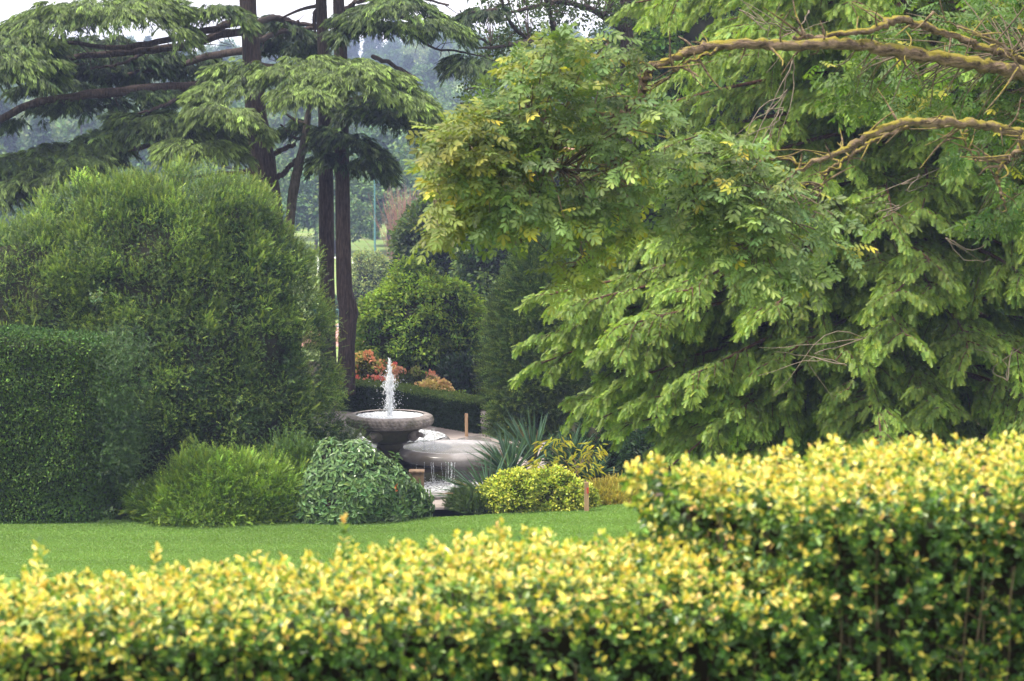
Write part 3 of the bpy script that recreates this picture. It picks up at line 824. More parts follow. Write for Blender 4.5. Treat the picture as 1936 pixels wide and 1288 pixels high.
# lobed basin: four thick-lipped lobes of wet stone
zl = zf(845)                      # top of the lobes
for (dx, dy) in [(1.43, .05), (-1.43, .05), (0, 1.75), (0, -0.0)]:
    if dx == 0 and dy < .5: continue
    b = MB(); cx, cy = FX + dx, FY + dy; rl = 1.29
    pr = [(0.01, zl - .03), (rl * .55, zl - .028), (rl * .72, zl - .018), (rl * .80, zl)]
    for q in np.linspace(80, -75, 12): pr.append((rl - .19 + .19 * math.cos(R(q)), zl - .15 + .15 * math.sin(R(q))))
    pr += [(rl - .25, zl - .34), (rl - .32, zl - .42), (rl - .34, zl - .75)]
    b.lathe(cx, cy, pr, 96); b.build('basin_lobe', M['stone_pale'], ft)
    if dy > .5: wsurf(np.linspace(.01, rl - .12, 24), .008, 21, zl + .004, cx, cy, 7).build('basin_water', M['water_pool'], ft)
# lower pool with a rounded kerb
PR = 3.15; PY = FY - .2; zk = zf(928, 52.2)
b = MB()
pr = [(PR - .42, zk - .4), (PR - .42, zk - .06)] + [(PR - .21 + .21 * math.cos(R(q)), zk - .11 + .11 * math.sin(R(q))) for q in np.linspace(170, -60, 14)] + [(PR - .16, 0)]
b.lathe(FX, PY, pr, 128); b.build('pool_kerb', M['stone_pale'], ft)
wsurf(np.linspace(.02, PR - .40, 44), .014, 8, zk - .075, FX, PY, 5).build('pool_water', M['water_pool'], ft)
b = MB(); b.lathe(FX + .3, FY + .2, [(1.45, zl - .4), (1.45, 0)], 64); b.build('basin_wall', M['stone_moss'], ft)

# jet of water
jt = thing('water_jet', 'white jet of water rising from the fountain bowl', 'water jet', (FX, FY, zr))
b = MB(); H = zf(681) - zr
zz = np.linspace(0, H, 40)
rad = np.interp(zz / H, [0, .15, .35, .5, .65, .72, .85, 1], [.085, .06, .05, .075, .055, .03, .018, .008])
for s in range(3):
    pts = np.stack([FX + .03 * np.sin(zz * 9 + s * 2) * (1 - zz / H) + rng.normal(0, .008, 40), FY + rng.normal(0, .012, 40), zr + zz], -1)
    b.tube(pts, rad * rng.uniform(.45, .9, 40) * .6, 7, (.85, .87, .92), wob=.5, seed=s)
n = 1000
tt = rng.beta(1.3, 1.5, n); rr_ = np.interp(tt, [0, .15, .35, .5, .62, .75, .9, 1], [.13, .08, .075, .135, .11, .04, .02, .012])
Pd = np.stack([FX + rng.normal(0, 1, n) * rr_ * .55, FY + rng.normal(0, 1, n) * rr_ * .55, zr + tt * H], -1)
b.leaves(RHOMB, Pd, norm(np.array([0, 0, 1]) + rng.normal(size=(n, 3)) * .35), rnd(n), U(.03, .10, n), U(.010, .022, n), np.array((.85, .87, .92)))
n = 260
Pd = np.stack([FX + rng.normal(0, .17, n), FY + rng.normal(0, .17, n), zr + H * rng.uniform(.05, .75, n)], -1)
b.leaves(RHOMB, Pd, rnd(n), rnd(n), U(.012, .03, n), U(.010, .016, n), np.array((.85, .87, .92)))
b.build('spray', M['jet'], jt)
# falling threads of water
def threads(name, label, x0, x1, y, z0, z1, n, k=1.0):
    o = thing(name, label, 'falling water', ((x0 + x1) / 2, y, z1), 'falling threads of water')
    for i in range(n):
        x = rng.uniform(x0, x1); b = MB(); q = 26
        zz = np.linspace(z0, z1, q)
        r_ = .0042 * k * np.clip(rng.normal(.7, .55, q), .05, 1.8) * rng.uniform(.5, 1.3)
        b.tube(np.stack([x + np.cumsum(rng.normal(0, .003, q)), y - .05 * np.linspace(0, 1, q) ** .5 + np.cumsum(rng.normal(0, .003, q)), zz], -1), r_, 5, (.72, .74, .78))
        m = 14; zd = z1 + np.abs(rng.normal(0, .05, m)); b.leaves(RHOMB, np.stack([x + rng.normal(0, .05, m), y - .05 + rng.normal(0, .05, m), zd], -1), rnd(m), rnd(m), U(.01, .025, m), .012, np.array((.8, .82, .86)))
        b.build('thread', M['jet'], o)
    return o
xw = at(np.array([782, 862]), 880, 53.9)[:, 0]
threads('water_curtain', 'thin threads of water falling from the basin lip into the lower pool', xw[0], xw[1], FY + .05 - 1.29 - .02, zl - .15, zk - .05, 15)
xw = at(np.array([800, 826]), 820, 54.7)[:, 0]
threads('water_curtain', 'short dribble of water falling from the right of the raised bowl', xw[0], xw[1], FY - .38, zr - .22, zl + .0, 9, 1.1)
# flat slabs beside the basin and a squat rusty block
for (px, py, w, dp, Y, lab) in [(895, 832, .42, .5, 60.2, 'flat thin stone slab lying on paving nearest the low hedge end'), (862, 836, .40, .32, 59.2, 'flat stone slab lying on the paving between basin and the farther slab')]:
    p = at(px, py, Y); b = MB()
    n = 22; aa_ = np.linspace(0, 2 * math.pi, n, endpoint=False); ro = 1 + .10 * np.sin(aa_ * 3 + px) + .06 * np.sin(aa_ * 5)
    o2 = np.stack([p[0] + w * ro * np.cos(aa_), Y + dp * ro * np.sin(aa_)], -1)
    hh_ = .09
    v = np.concatenate([np.c_[o2 * 1.0, np.full(n, .01)], np.c_[o2, np.full(n, hh_ - .02)], np.c_[(o2 - p[None, :2]) * .95 + p[None, :2], np.full(n, hh_)], [[p[0], Y, hh_ + .005]]])
    f = np.array([(r * n + i, r * n + (i + 1) % n, (r + 1) * n + (i + 1) % n, (r + 1) * n + i) for r in range(2) for i in range(n)])
    b.raw(v, f, (1, 1, 1)); b.raw(v[2 * n:], np.array([(i, (i + 1) % n, n) for i in range(n)]), (1, 1, 1))
    tag(b.build('stone_slab', M['stone_pale']), lab, 'stone slab', 'slabs beside the basin')
p = at(788, 905, 50.6); zt_ = at(788, 889, 50.6)[2]
b = MB(); w = .145
pr = [(w * 1.05, 0), (w, .04), (w, zt_ - .05), (w * 1.08, zt_ - .04), (w * 1.08, zt_ - .008), (w * .98, zt_)]
sq = np.array([(-1, -1), (1, -1), (1, 1), (-1, 1)])
v = np.array([(p[0] + s[0] * r, 50.6 + s[1] * r, z) for r, z in pr for s in sq])
f = [(r * 4 + i, r * 4 + (i + 1) % 4, r * 4 + 4 + (i + 1) % 4, r * 4 + 4 + i) for r in range(len(pr) - 1) for i in range(4)] + [(20, 21, 22, 23)]
b.raw(v, np.array(f), (1, 1, 1)); tag(b.build('stone_block', M['rust']), 'squat brown stone block at the pool edge beside broad-leaved shrub', 'stone block')

# low clipped hedge curving behind the fountain
lh = thing('low_hedge', 'low dark clipped hedge curving round behind the fountain', 'hedge', at(790, 800, 63))
ln = [at(640, 800, 66.2)[:2], at(700, 800, 65.4)[:2], at(780, 800, 63.9)[:2], at(850, 800, 62.6)[:2], at(902, 800, 61.8)[:2]]
ln = smooth_line(np.c_[np.array(ln), np.zeros(5)], 24)[:, :2]
b = MB(); n = 26000; hgt = .72
t_ = rng.uniform(0, 1, n); q = lerp_line(ln, t_); g = lerp_line(ln, np.clip(t_ + .02, 0, 1)) - lerp_line(ln, np.clip(t_ - .02, 0, 1)); g = norm(g)
side = np.stack([g[:, 1], -g[:, 0]], -1); side[side[:, 1] > 0] *= -1
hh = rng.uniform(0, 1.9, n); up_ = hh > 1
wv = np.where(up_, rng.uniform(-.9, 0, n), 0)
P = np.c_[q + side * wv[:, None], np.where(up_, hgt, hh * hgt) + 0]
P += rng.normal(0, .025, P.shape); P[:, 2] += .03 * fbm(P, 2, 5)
ca = tint((.020, .042, .012), n, .25); ca[up_] = tint((.10, .15, .038), up_.sum(), .25)  # top leaves coloured lighter so the hedge top looks lit
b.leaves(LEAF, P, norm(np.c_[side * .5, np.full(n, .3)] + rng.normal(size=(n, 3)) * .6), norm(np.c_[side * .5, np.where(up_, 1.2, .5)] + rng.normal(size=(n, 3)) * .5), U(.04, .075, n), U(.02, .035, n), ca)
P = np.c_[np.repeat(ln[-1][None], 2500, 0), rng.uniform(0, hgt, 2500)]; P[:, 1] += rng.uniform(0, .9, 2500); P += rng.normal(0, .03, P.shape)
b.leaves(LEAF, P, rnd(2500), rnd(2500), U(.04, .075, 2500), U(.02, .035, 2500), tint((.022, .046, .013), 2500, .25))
b.build('foliage', M['leaf'], lh)
c = MB()
for i in range(len(ln) - 1):
    a_, e_ = ln[i], ln[i + 1]; s_ = np.array([.12, .95])
    v = [(*a_, 0), (*e_, 0), (*e_, hgt - .07), (*a_, hgt - .07)]
    v = np.array([(x, y + .08, z) for x, y, z in v] + [(x, y + .85, z) for x, y, z in v])
    c.raw(v, np.array([(0, 1, 2, 3), (3, 2, 6, 7), (5, 4, 7, 6)] + ([(1, 5, 6, 2)] if i == len(ln) - 2 else [])), (.018, .018, .010))  # dark filling behind the leaves, its colour stands for shade
c.build('shade_core', M['core'], lh)
p = at(882, 822, 61.3); b = MB(); b.box((p[0] - .035, 61.27, 0), (p[0] + .035, 61.34, at(882, 782, 61.3)[2]), jit=.004); 
tag(b.build('marker_post', M['post']), 'thin pale timber post in front of the low dark hedge', 'post')

# azaleas in flower behind the low hedge
def azalea(px, Y, prof, flo, leafc, label, nf, seed):
    D = Dome(px, Y, prof, .8, .10, 1.8, seed)
    o = thing('azalea', label, 'azalea', (D.cx, Y, D.zb), 'azaleas in flower')
    b = MB(); P, N = D.sample(260); leafy(b, P - N * .1, .16, 26, (.06, .10), (.025, .04), leafc, yel=.1); b.build('leaves', M['leaf'], o)
    b = MB(); P, N = D.sample(int(nf * 1.9), .95)
    keep = (fbm(P, 2.4, seed + 3, 2) > -.35) & (N[:, 2] > -.1); P, N = P[keep], N[keep]
    n = len(P); idx = np.repeat(np.arange(n), 26); m = len(idx); q_ = rnd(m)
    cf = np.asarray(flo)[rng.integers(0, len(flo), n)][idx] * np.exp(rng.normal(0, .15, (m, 1)))
    b.leaves(LEAF, P[idx] + N[idx] * .06 + q_ * .09, norm(q_ + N[idx] * .5), norm(q_ + rng.normal(size=(m, 3)) * .4), U(.06, .10, m), U(.05, .08, m), cf); b.build('flowers', M['flower'], o)
    c = MB(); D.core(c, .78, (.03, .028, .015)); c.build('shade_core', M['core'], o)
azalea(700, 68.0, [(790, 34), (735, 42), (705, 42), (685, 30), (674, 8)], [(.66, .30, .16), (.70, .42, .22), (.62, .50, .16), (.30, .34, .08)], (.09, .12, .02), 'tall azalea with orange and yellow flowers left of the water jet', 85, 41)
azalea(692, 66.9, [(770, 36), (735, 36), (722, 26), (714, 5)], [(.72, .20, .14), (.75, .30, .22)], (.05, .09, .02), 'small azalea with coral red flowers just above the low hedge', 50, 42)
azalea(728, 69.0, [(790, 24), (720, 24), (698, 18), (684, 5)], [(.66, .16, .12), (.66, .24, .20)], (.05, .08, .02), 'azalea with red flowers directly behind the water jet', 40, 43)
azalea(782, 66.8, [(790, 44), (738, 44), (716, 34), (702, 8)], [(.70, .33, .20), (.72, .44, .30), (.25, .28, .07)], (.05, .085, .02), 'broad azalea with orange flowers right of the water jet', 75, 44)
azalea(816, 65.6, [(790, 30), (752, 32), (735, 26), (724, 5)], [(.52, .45, .16), (.60, .42, .22)], (.13, .14, .035), 'low fading azalea with straw coloured flowers by the low hedge', 60, 45)

# ------------------------------------------------------------------ planting right of the fountain
def yucca(px, py, Y, n, L, spread, label, up=.25, dirx=0.0, seed=0):
    base = at(px, py, Y); base[2] = max(base[2], .05)
    o = thing('yucca', label, 'yucca', (base[0], base[1], 0), 'sword-leaved yuccas')
    b = MB()
    for i in range(n):
        d = norm(np.array([rng.normal(dirx, spread), rng.normal(-.2, spread * .7), rng.uniform(.15, 1.0) + up]))
        l = 1.22 * L * rng.uniform(.65, 1.1); s = norm(np.cross(d, np.array([0, 0, 1.0]) + rnd(1)[0] * .5)); w = rng.uniform(.022, .034)
        tt = np.linspace(0, 1, 6); ctr = base[None] + d[None] * (tt * l)[:, None] - np.array([0, 0, 1.]) * (tt ** 2.2 * l * rng.uniform(.02, .28))[:, None]
        ww = w * np.array([.7, 1, 1, .85, .55, .04])
        u_ = np.cross(s, d)
        v = np.concatenate([ctr - s * ww[:, None] + u_ * ww[:, None] * .4, ctr, ctr + s * ww[:, None] + u_ * ww[:, None] * .4])
        f = [(r * 6 + k, (r + 1) * 6 + k, (r + 1) * 6 + k + 1, r * 6 + k + 1) for r in range(2) for k in range(5)]
        col = np.array((.058, .110, .078)) * np.exp(rng.normal(0, .25)); 
        if rng.uniform() < .06: col = np.array((.16, .11, .06))
        b.raw(v, np.array(f), col)
    b.build('blades', M['leaf'], o)
    s = MB(); s.tube(np.array([(base[0], base[1], 0), (base[0] + .03, base[1], base[2] * .6 + .02), base + np.array([0, 0, .04])]), [.08, .07, .05], 8, wob=.2); s.build('stem', M['bark_grey'], o)
yucca(925, 948, 51.3, 95, 1.05, .75, 'blue-green yucca with long blades spreading over the pool edge', .15, -.55)
yucca(965, 905, 52.8, 95, 1.05, .65, 'blue-green yucca standing tall behind the spreading one', .30, -.15)
yucca(1010, 880, 54.3, 85, 1.15, .6, 'dark green yucca at the back against the conifer', .45, -.3)
yucca(1075, 890, 53.0, 90, .95, .6, 'greyish yucca behind the yellow bamboo', .55, .1)
yucca(1120, 905, 52.4, 55, .7, .6, 'small dark yucca beside the shaded ground at the right', .3, .1)

bam = thing('bamboo', 'thin bamboo clump with drooping yellow leaves among yuccas', 'bamboo', at(1075, 950, 51.6))
b = MB(); s = MB()
for (px, py, rr_) in [(1040, 848, 26), (1068, 880, 30), (1100, 862, 30), (1122, 858, 26), (1030, 872, 22), (1060, 832, 20), (1110, 880, 25), (1085, 905, 30), (1020, 885, 18), (1125, 845, 16)]:
    p = at(px, py, 51.5 + rng.normal(0, .12)); q = np.array([at(1078, 950, 51.6)[0] + rng.normal(0, .12), 51.6 + rng.normal(0, .1), 0])
    mid = (p + q) / 2 + np.array([(q[0] - p[0]) * .3, 0, .15]); s.tube(smooth_line([q, mid, p], 10), np.linspace(.007, .003, 10), 5)
    m = 26; tt = rng.uniform(-1, 1, m)
    pos = p[None] + np.stack([tt * rr_ / 93, rng.normal(0, .08, m), rng.normal(0, .06, m)], -1)
    d = norm(np.stack([np.sign(tt) * .7 + rng.normal(0, .4, m), rng.normal(-.2, .5, m), -.5 + rng.normal(0, .35, m)], -1))
    b.leaves(LEAFB, pos, d, norm(np.array([0, -.4, 1]) + rng.normal(size=(m, 3)) * .4), U(.12, .2, m), U(.022, .034, m), tint((.30, .30, .04), m, .3), tint((.42, .38, .06), m, .2))
b.build('leaves', M['leaf'], bam); s.build('canes', M['post'], bam)

gs = thing('golden_shrub', 'yellow-green small-leaved shrub at the lawn edge below the yuccas', 'shrub', at(1010, 970, 50.6))
b = MB(); c = MB()
for (px, pr, sd) in [(965, [(978, 44), (950, 50), (920, 44), (905, 30), (894, 6)], 51), (1045, [(972, 60), (945, 60), (915, 50), (902, 34), (896, 6)], 52), (1085, [(968, 40), (945, 40), (925, 28), (914, 5)], 53)]:
    D = Dome(px, 50.7 + (px - 965) * .004, pr, .8, .22, 2.0, sd); P, N = D.sample(330)
    leafy(b, P - N * .03, .11, 24, (.045, .075), (.03, .048), (.20, .28, .045), yel=.06, var=.28, cvar=.22, droop=-.1, out=N); D.core(c, .8, (.04, .04, .015))
    q = rng.uniform(0, 1, len(P)) < .55
    leafy(b, P[q] + N[q] * .05, .09, 16, (.045, .07), (.03, .045), (.44, .47, .10), yel=.0, var=.22, droop=-.1, out=N[q])
b.build('leaves', M['leaf'], gs); c.build('shade_core', M['core'], gs)

hs = thing('heather_shrub', 'low orange-yellow heath shrub at the right end of the border', 'shrub', at(1160, 962, 51.6))
b = MB(); c = MB()
D = Dome(1165, 51.9, [(966, 62), (950, 66), (932, 52), (920, 30), (914, 5)], .8, .12, 2.0, 55); P, N = D.sample(420)
shoots(b, P - N * .05, N, 20, .09, SPRAY, (.10, .17), (.04, .06), (.22, .26, .05), (.50, .41, .11), up=.8, ran=.4, var=.25)
b.build('foliage', M['leaf'], hs); D.core(c, .78, (.05, .04, .02)); c.build('shade_core', M['core'], hs)

pj = thing('prostrate_shrub', 'low dark spreading evergreen shrub beside the paving gap', 'shrub', at(885, 980, 49.8))
b = MB(); c = MB()
for (px, pr, sd, Y) in [(882, [(976, 22), (960, 28), (944, 22), (932, 6)], 56, 50.9), (912, [(976, 40), (962, 40), (950, 28), (942, 6)], 57, 50.7)]:
    D = Dome(px, Y, pr, .9, .14, 2.2, sd); P, N = D.sample(230)
    shoots(b, P - N * .06, N, 20, .09, SHOOT, (.13, .22), (.06, .09), (.028, .055, .022), (.075, .120, .038), up=.15, ran=.5, var=.2); D.core(c, .75, (.02, .02, .012))
b.build('foliage', M['needle'], pj); c.build('shade_core', M['core'], pj)

p = at(1109, 964, 50.45); pt_ = thing('wooden_post', 'short square timber post with a red mark at the lawn edge', 'post', (p[0], 50.45, 0))
b = MB(); zt_ = at(1109, 912, 50.45)[2]; b.box((p[0] - .045, 50.41, 0), (p[0] + .045, 50.5, zt_), jit=.004); b.build('shaft', M['post'], pt_)
b = MB(); b.box((p[0] - .002, 50.398, zt_ - .22), (p[0] + .040, 50.404, zt_ - .10)); b.build('red_tag', M['red_mark'], pt_)

# ------------------------------------------------------------------ shrubs and conifers behind the fountain
def bushy(name, label, cat, px, Y, prof, col, nper=26, ncl=420, L=(.09, .14), W=(.045, .07), seed=60, tm=LEAF, rad=.24, yel=0., mat='leaf', trunk=None, core=(.022, .022, .012), nz=.12, light=None, dr=.9, corek=.78, cvar=.25):
    D = Dome(px, Y, prof, dr, nz, 1.3, seed)
    o = thing(name, label, cat, (D.cx, Y, max(D.zb if trunk is None else 0, -9)))
    b = MB(); P, N = D.sample(ncl); leafy(b, P - N * rad * .9, rad, nper, L, W, col, tm, yel=yel, out=N, cvar=cvar)
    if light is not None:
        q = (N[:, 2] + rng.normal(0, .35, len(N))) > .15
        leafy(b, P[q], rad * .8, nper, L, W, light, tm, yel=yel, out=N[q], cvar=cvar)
    b.build('foliage', M[mat], o)
    c = MB(); D.core(c, corek, core); c.build('shade_core', M['core'], o)
    if trunk is not None:
        t = MB(); zz = np.array([trunk, D.zb + .4 * (D.zt - D.zb), D.zt - .3 * (D.zt - D.zb)])
        t.tube(smooth_line(np.c_[np.full(3, D.cx) + [0, .05, .0], np.full(3, Y), zz], 10), np.linspace(.10, .03, 10) * max(1, D.r.max() / 2.2), 8, wob=.1); t.build('trunk', M['bark_grey'], o)
    return o
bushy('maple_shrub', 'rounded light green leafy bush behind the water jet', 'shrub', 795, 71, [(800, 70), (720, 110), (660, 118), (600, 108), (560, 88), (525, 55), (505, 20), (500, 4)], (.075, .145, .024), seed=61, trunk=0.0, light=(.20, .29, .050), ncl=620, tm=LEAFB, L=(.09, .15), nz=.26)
bushy('dark_shrub', 'dark large-leaved shrub in shade right of the orange azaleas', 'shrub', 880, 67.5, [(800, 80), (740, 85), (700, 60), (680, 30), (672, 5)], (.022, .05, .02), seed=62, L=(.16, .26), W=(.06, .09), mat='leaf_gloss', ncl=260)
bushy('yellow_green_sapling', 'small bright lime shrub glimpsed past the end of the low hedge', 'shrub', 868, 64.5, [(775, 10), (755, 14), (742, 10), (735, 3)], (.20, .28, .03), seed=63, L=(.05, .08), W=(.03, .045), ncl=40, rad=.1, nper=16)
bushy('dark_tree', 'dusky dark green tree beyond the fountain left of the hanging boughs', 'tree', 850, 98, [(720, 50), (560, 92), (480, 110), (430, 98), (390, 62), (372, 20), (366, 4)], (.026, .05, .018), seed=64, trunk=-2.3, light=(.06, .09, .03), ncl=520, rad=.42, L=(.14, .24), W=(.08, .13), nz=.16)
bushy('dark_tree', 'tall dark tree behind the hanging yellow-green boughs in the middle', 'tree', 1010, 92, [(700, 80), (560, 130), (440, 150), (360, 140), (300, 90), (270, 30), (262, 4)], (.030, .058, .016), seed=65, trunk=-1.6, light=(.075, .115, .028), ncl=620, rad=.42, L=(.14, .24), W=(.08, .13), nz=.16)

def thuja(label, px, Y, prof, ca, cb, seed, n=1500, up=.55, L=(.26, .46)):
    D = Dome(px, Y, prof, .9, .09, 1.5, seed)
    o = thing('cypress_tree', label, 'tree', (D.cx, Y, 0))
    b = MB(); P, N = D.sample(n)
    keep = fbm(P * np.array([1, 1, .6]), 2.6, seed + 1, 2) > -.95; P, N = P[keep], N[keep]
    shoots(b, P - N * .16, N, 13, .16, CEDAR, L, (.08, .14), np.array(ca) * .8, ca, wn_=.9, up=up, ran=.38)
    q = rng.uniform(0, 1, len(P)) < .55
    shoots(b, P[q], N[q], 11, .14, CEDAR, L, (.08, .14), ca, cb, wn_=.85, up=up, ran=.35, cvar=.3)
    b.build('foliage', M['needle'], o)
    c = MB(); D.core(c, .82, (.016, .018, .012)); c.build('shade_core', M['core'], o)
    t = MB(); t.tube(np.array([(D.cx, Y, 0), (D.cx, Y, D.zt * .5), (D.cx, Y, D.zt * .95)]), [.16, .10, .02], 8); t.build('trunk', M['bark_red'], o)
thuja('dark blue-green feathery conifer behind the tall yuccas', 1022, 61.5, [(840, 76), (760, 86), (680, 84), (600, 72), (540, 54), (490, 32), (455, 10), (445, 3)], (.036, .074, .020), (.13, .19, .045), 71)
thuja('dark conifer half hidden between feathery bough tips and dangling boughs', 1120, 64.5, [(840, 100), (760, 120), (650, 112), (560, 90), (470, 62), (400, 30), (370, 6)], (.034, .070, .020), (.12, .175, .045), 72)
bushy('shade_shrub', 'very dark evergreen shrub in the shade below the hanging feathery boughs', 'shrub', 1135, 55.5, [(950, 60), (900, 100), (860, 105), (820, 80), (795, 30), (790, 4)], (.018, .042, .016), seed=73, ncl=420, L=(.10, .18), W=(.035, .055))
bushy('shade_shrub', 'wide dark shrub behind the golden hedge below the redwood boughs', 'shrub', 1330, 54, [(970, 100), (900, 150), (850, 150), (800, 110), (770, 40), (765, 4)], (.018, .042, .016), seed=74, ncl=420, L=(.10, .18), W=(.035, .055))

# large dark trees closing the view behind the redwood
for (px, Y, pr, sd, lab) in [(1370, 72, [(900, 200), (700, 260), (400, 270), (100, 230), (-100, 150), (-220, 20)], 81, 'big dark leafy tree closing the gaps left of the redwood trunk'),
                             (1720, 68, [(900, 200), (700, 260), (400, 270), (150, 220), (20, 150), (-60, 20)], 82, 'big dark leafy tree closing the gaps directly behind the redwood trunk'),
                             (2040, 70, [(900, 200), (700, 240), (400, 260), (100, 230), (-100, 150), (-220, 20)], 83, 'big dark leafy tree at the right edge behind the redwood')]:
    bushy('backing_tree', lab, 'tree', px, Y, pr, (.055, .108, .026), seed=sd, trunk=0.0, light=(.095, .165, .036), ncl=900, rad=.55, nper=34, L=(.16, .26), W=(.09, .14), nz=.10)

# ------------------------------------------------------------------ beech with dark limbs, upper middle, sky showing through
be = thing('beech_tree', 'open-crowned dark leafy tree against the white sky at upper centre', 'tree', (at(1192, 500, 68)[0], 68, 0))
t = MB()
limb(t, [(1196, 760), (1194, 600), (1190, 300), (1186, 90), (1180, -60)], 68, [26, 22, 17, 13, 9], 20, 9)
BL = [([(1188, 110), (1130, 85), (1060, 78), (1000, 78), (950, 88), (900, 92)], [9, 7, 6, 5, 4, 2]), ([(1000, 78), (975, 55), (955, 20), (940, -40)], [4, 4, 3, 2]),
      ([(1186, 60), (1120, 20), (1060, 5), (1000, 15), (940, 30)], [8, 6, 5, 4, 2]), ([(1050, 70), (1040, 30), (1022, -40)], [5, 4, 3]),
      ([(1100, 82), (1060, 120), (1000, 150), (930, 160), (880, 170)], [5, 4, 3, 2, 1.5]), ([(1190, 240), (1100, 210), (980, 185), (905, 205), (870, 195)], [7, 5, 3, 2.5, 1.5]),
      ([(930, 85), (890, 60), (870, 20)], [3, 2, 1.5])]
lp = []
for i, (pp, rr_) in enumerate(BL):
    Yv = 68 - np.linspace(0, 2.2, len(pp)) + (i % 3 - 1) * .8 * np.linspace(0, 1, len(pp))
    lp.append(limb(t, pp, Yv, rr_, 18, 6, seed=i, jit=.01))
t.build('trunk', M['bark_dark'], be)
lp = np.concatenate(lp)
cl = poly_points([(880, -90), (1250, -90), (1230, 150), (1100, 95), (1010, 110), (960, 140), (885, 215), (850, 235), (905, 95)], 250)
C = at(cl[:, 0], cl[:, 1], U(65.2, 70.5, len(cl)))
keep = fbm(C, 1.6, 91, 2) > -.25
C = C[keep]
b = MB(); leafy(b, C, .34, 50, (.08, .13), (.05, .08), (.032, .060, .014), yel=.1, droop=.1)
s = MB()
for c_ in C:
    j = np.argmin(((lp - c_) ** 2).sum(1)); p0 = lp[j]
    s.tube(smooth_line([p0, (p0 + c_) / 2 + np.array([0, 0, .08]), c_], 6), [.016, .008, .004], 4) if False else s.tube(np.array([p0, (p0 + c_) / 2 + np.array([0, 0, .08]), c_]), [.018, .012, .005], 5)
b.build('foliage', M['leaf'], be); s.build('twigs', M['bark_dark'], be)

# ------------------------------------------------------------------ cedars
def pad(b, top, Y, dh, thick, n, br, drp=1.0):
    """one flat layer of cedar foliage: along photo polyline top, half depth dh metres, drooping fringe of thick photo pixels"""
    n = int(n * .42)
    top = np.asarray(top, float)
    line = smooth_line(at(top[:, 0], top[:, 1], Y), 40); th = .66 * thick * Y / FPX
    s = rng.uniform(0, 1, n); q = rng.uniform(-1, 1, n)
    e = np.sqrt(np.clip(1 - (np.abs(2 * s - 1)) ** 2.6, .05, 1))
    base = lerp_line(line, s)
    P = base.copy(); P[:, 1] += q * dh * e
    # scalloped outer edge and bumpy top, so that the layer reads as overlapping sprays
    lob = fbm(np.c_[P[:, :2], 0 * s], 1.6, int(abs(top[0, 0])) % 50, 2)
    lay = rng.integers(0, 3, n)
    drop = th * (.06 + .50 * np.abs(q) ** 2.0 + .55 * lay / 2 * rng.uniform(.3, 1, n) + .22 * lob)
    P[:, 2] -= drop
    keep = (fbm(P * np.array([1, 1, 2.2]), 2.4, 17, 2) > -.08)
    P, q, s, lay, drop = P[keep], q[keep], s[keep], lay[keep], drop[keep]; n = len(P)
    # every point is a branchlet: a drooping hand of a dozen needle strands that share its direction and colour
    ang = np.arctan2(q * 1.0, (2 * s - 1)) + rng.normal(0, .8, n)
    dv = -(.0 + .60 * np.clip(drop / th, 0, 1.3) * drp) + rng.normal(0, .18, n)
    ax = norm(np.stack([np.cos(ang), np.sin(ang), dv], -1)); ln_ = U(.16, .34, n)
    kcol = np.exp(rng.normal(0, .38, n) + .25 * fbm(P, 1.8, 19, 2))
    bb0 = np.clip(.05 + br * 1.0 + rng.normal(0, .20, n) - .30 * (lay == 2), 0, 1.1)  # sunlit look and new growth put into the colour, lowest layer darker
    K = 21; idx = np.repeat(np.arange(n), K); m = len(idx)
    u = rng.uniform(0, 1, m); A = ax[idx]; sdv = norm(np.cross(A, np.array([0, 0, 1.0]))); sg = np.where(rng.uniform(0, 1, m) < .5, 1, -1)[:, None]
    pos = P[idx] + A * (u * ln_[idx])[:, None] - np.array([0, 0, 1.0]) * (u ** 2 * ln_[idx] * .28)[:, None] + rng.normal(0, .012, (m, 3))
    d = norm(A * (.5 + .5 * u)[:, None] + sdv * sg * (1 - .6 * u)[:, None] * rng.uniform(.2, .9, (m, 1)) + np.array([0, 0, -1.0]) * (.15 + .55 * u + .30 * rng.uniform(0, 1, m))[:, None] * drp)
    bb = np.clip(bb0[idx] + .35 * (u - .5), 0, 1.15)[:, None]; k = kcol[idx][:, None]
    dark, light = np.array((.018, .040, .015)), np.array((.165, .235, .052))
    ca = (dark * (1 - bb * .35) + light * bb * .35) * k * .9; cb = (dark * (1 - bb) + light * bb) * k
    b.leaves(RHOMB, pos, d, norm(np.array([0, -.4, 1.0]) + rng.normal(size=(m, 3)) * .5), U(.09, .21, m), U(.018, .034, m), ca, cb)

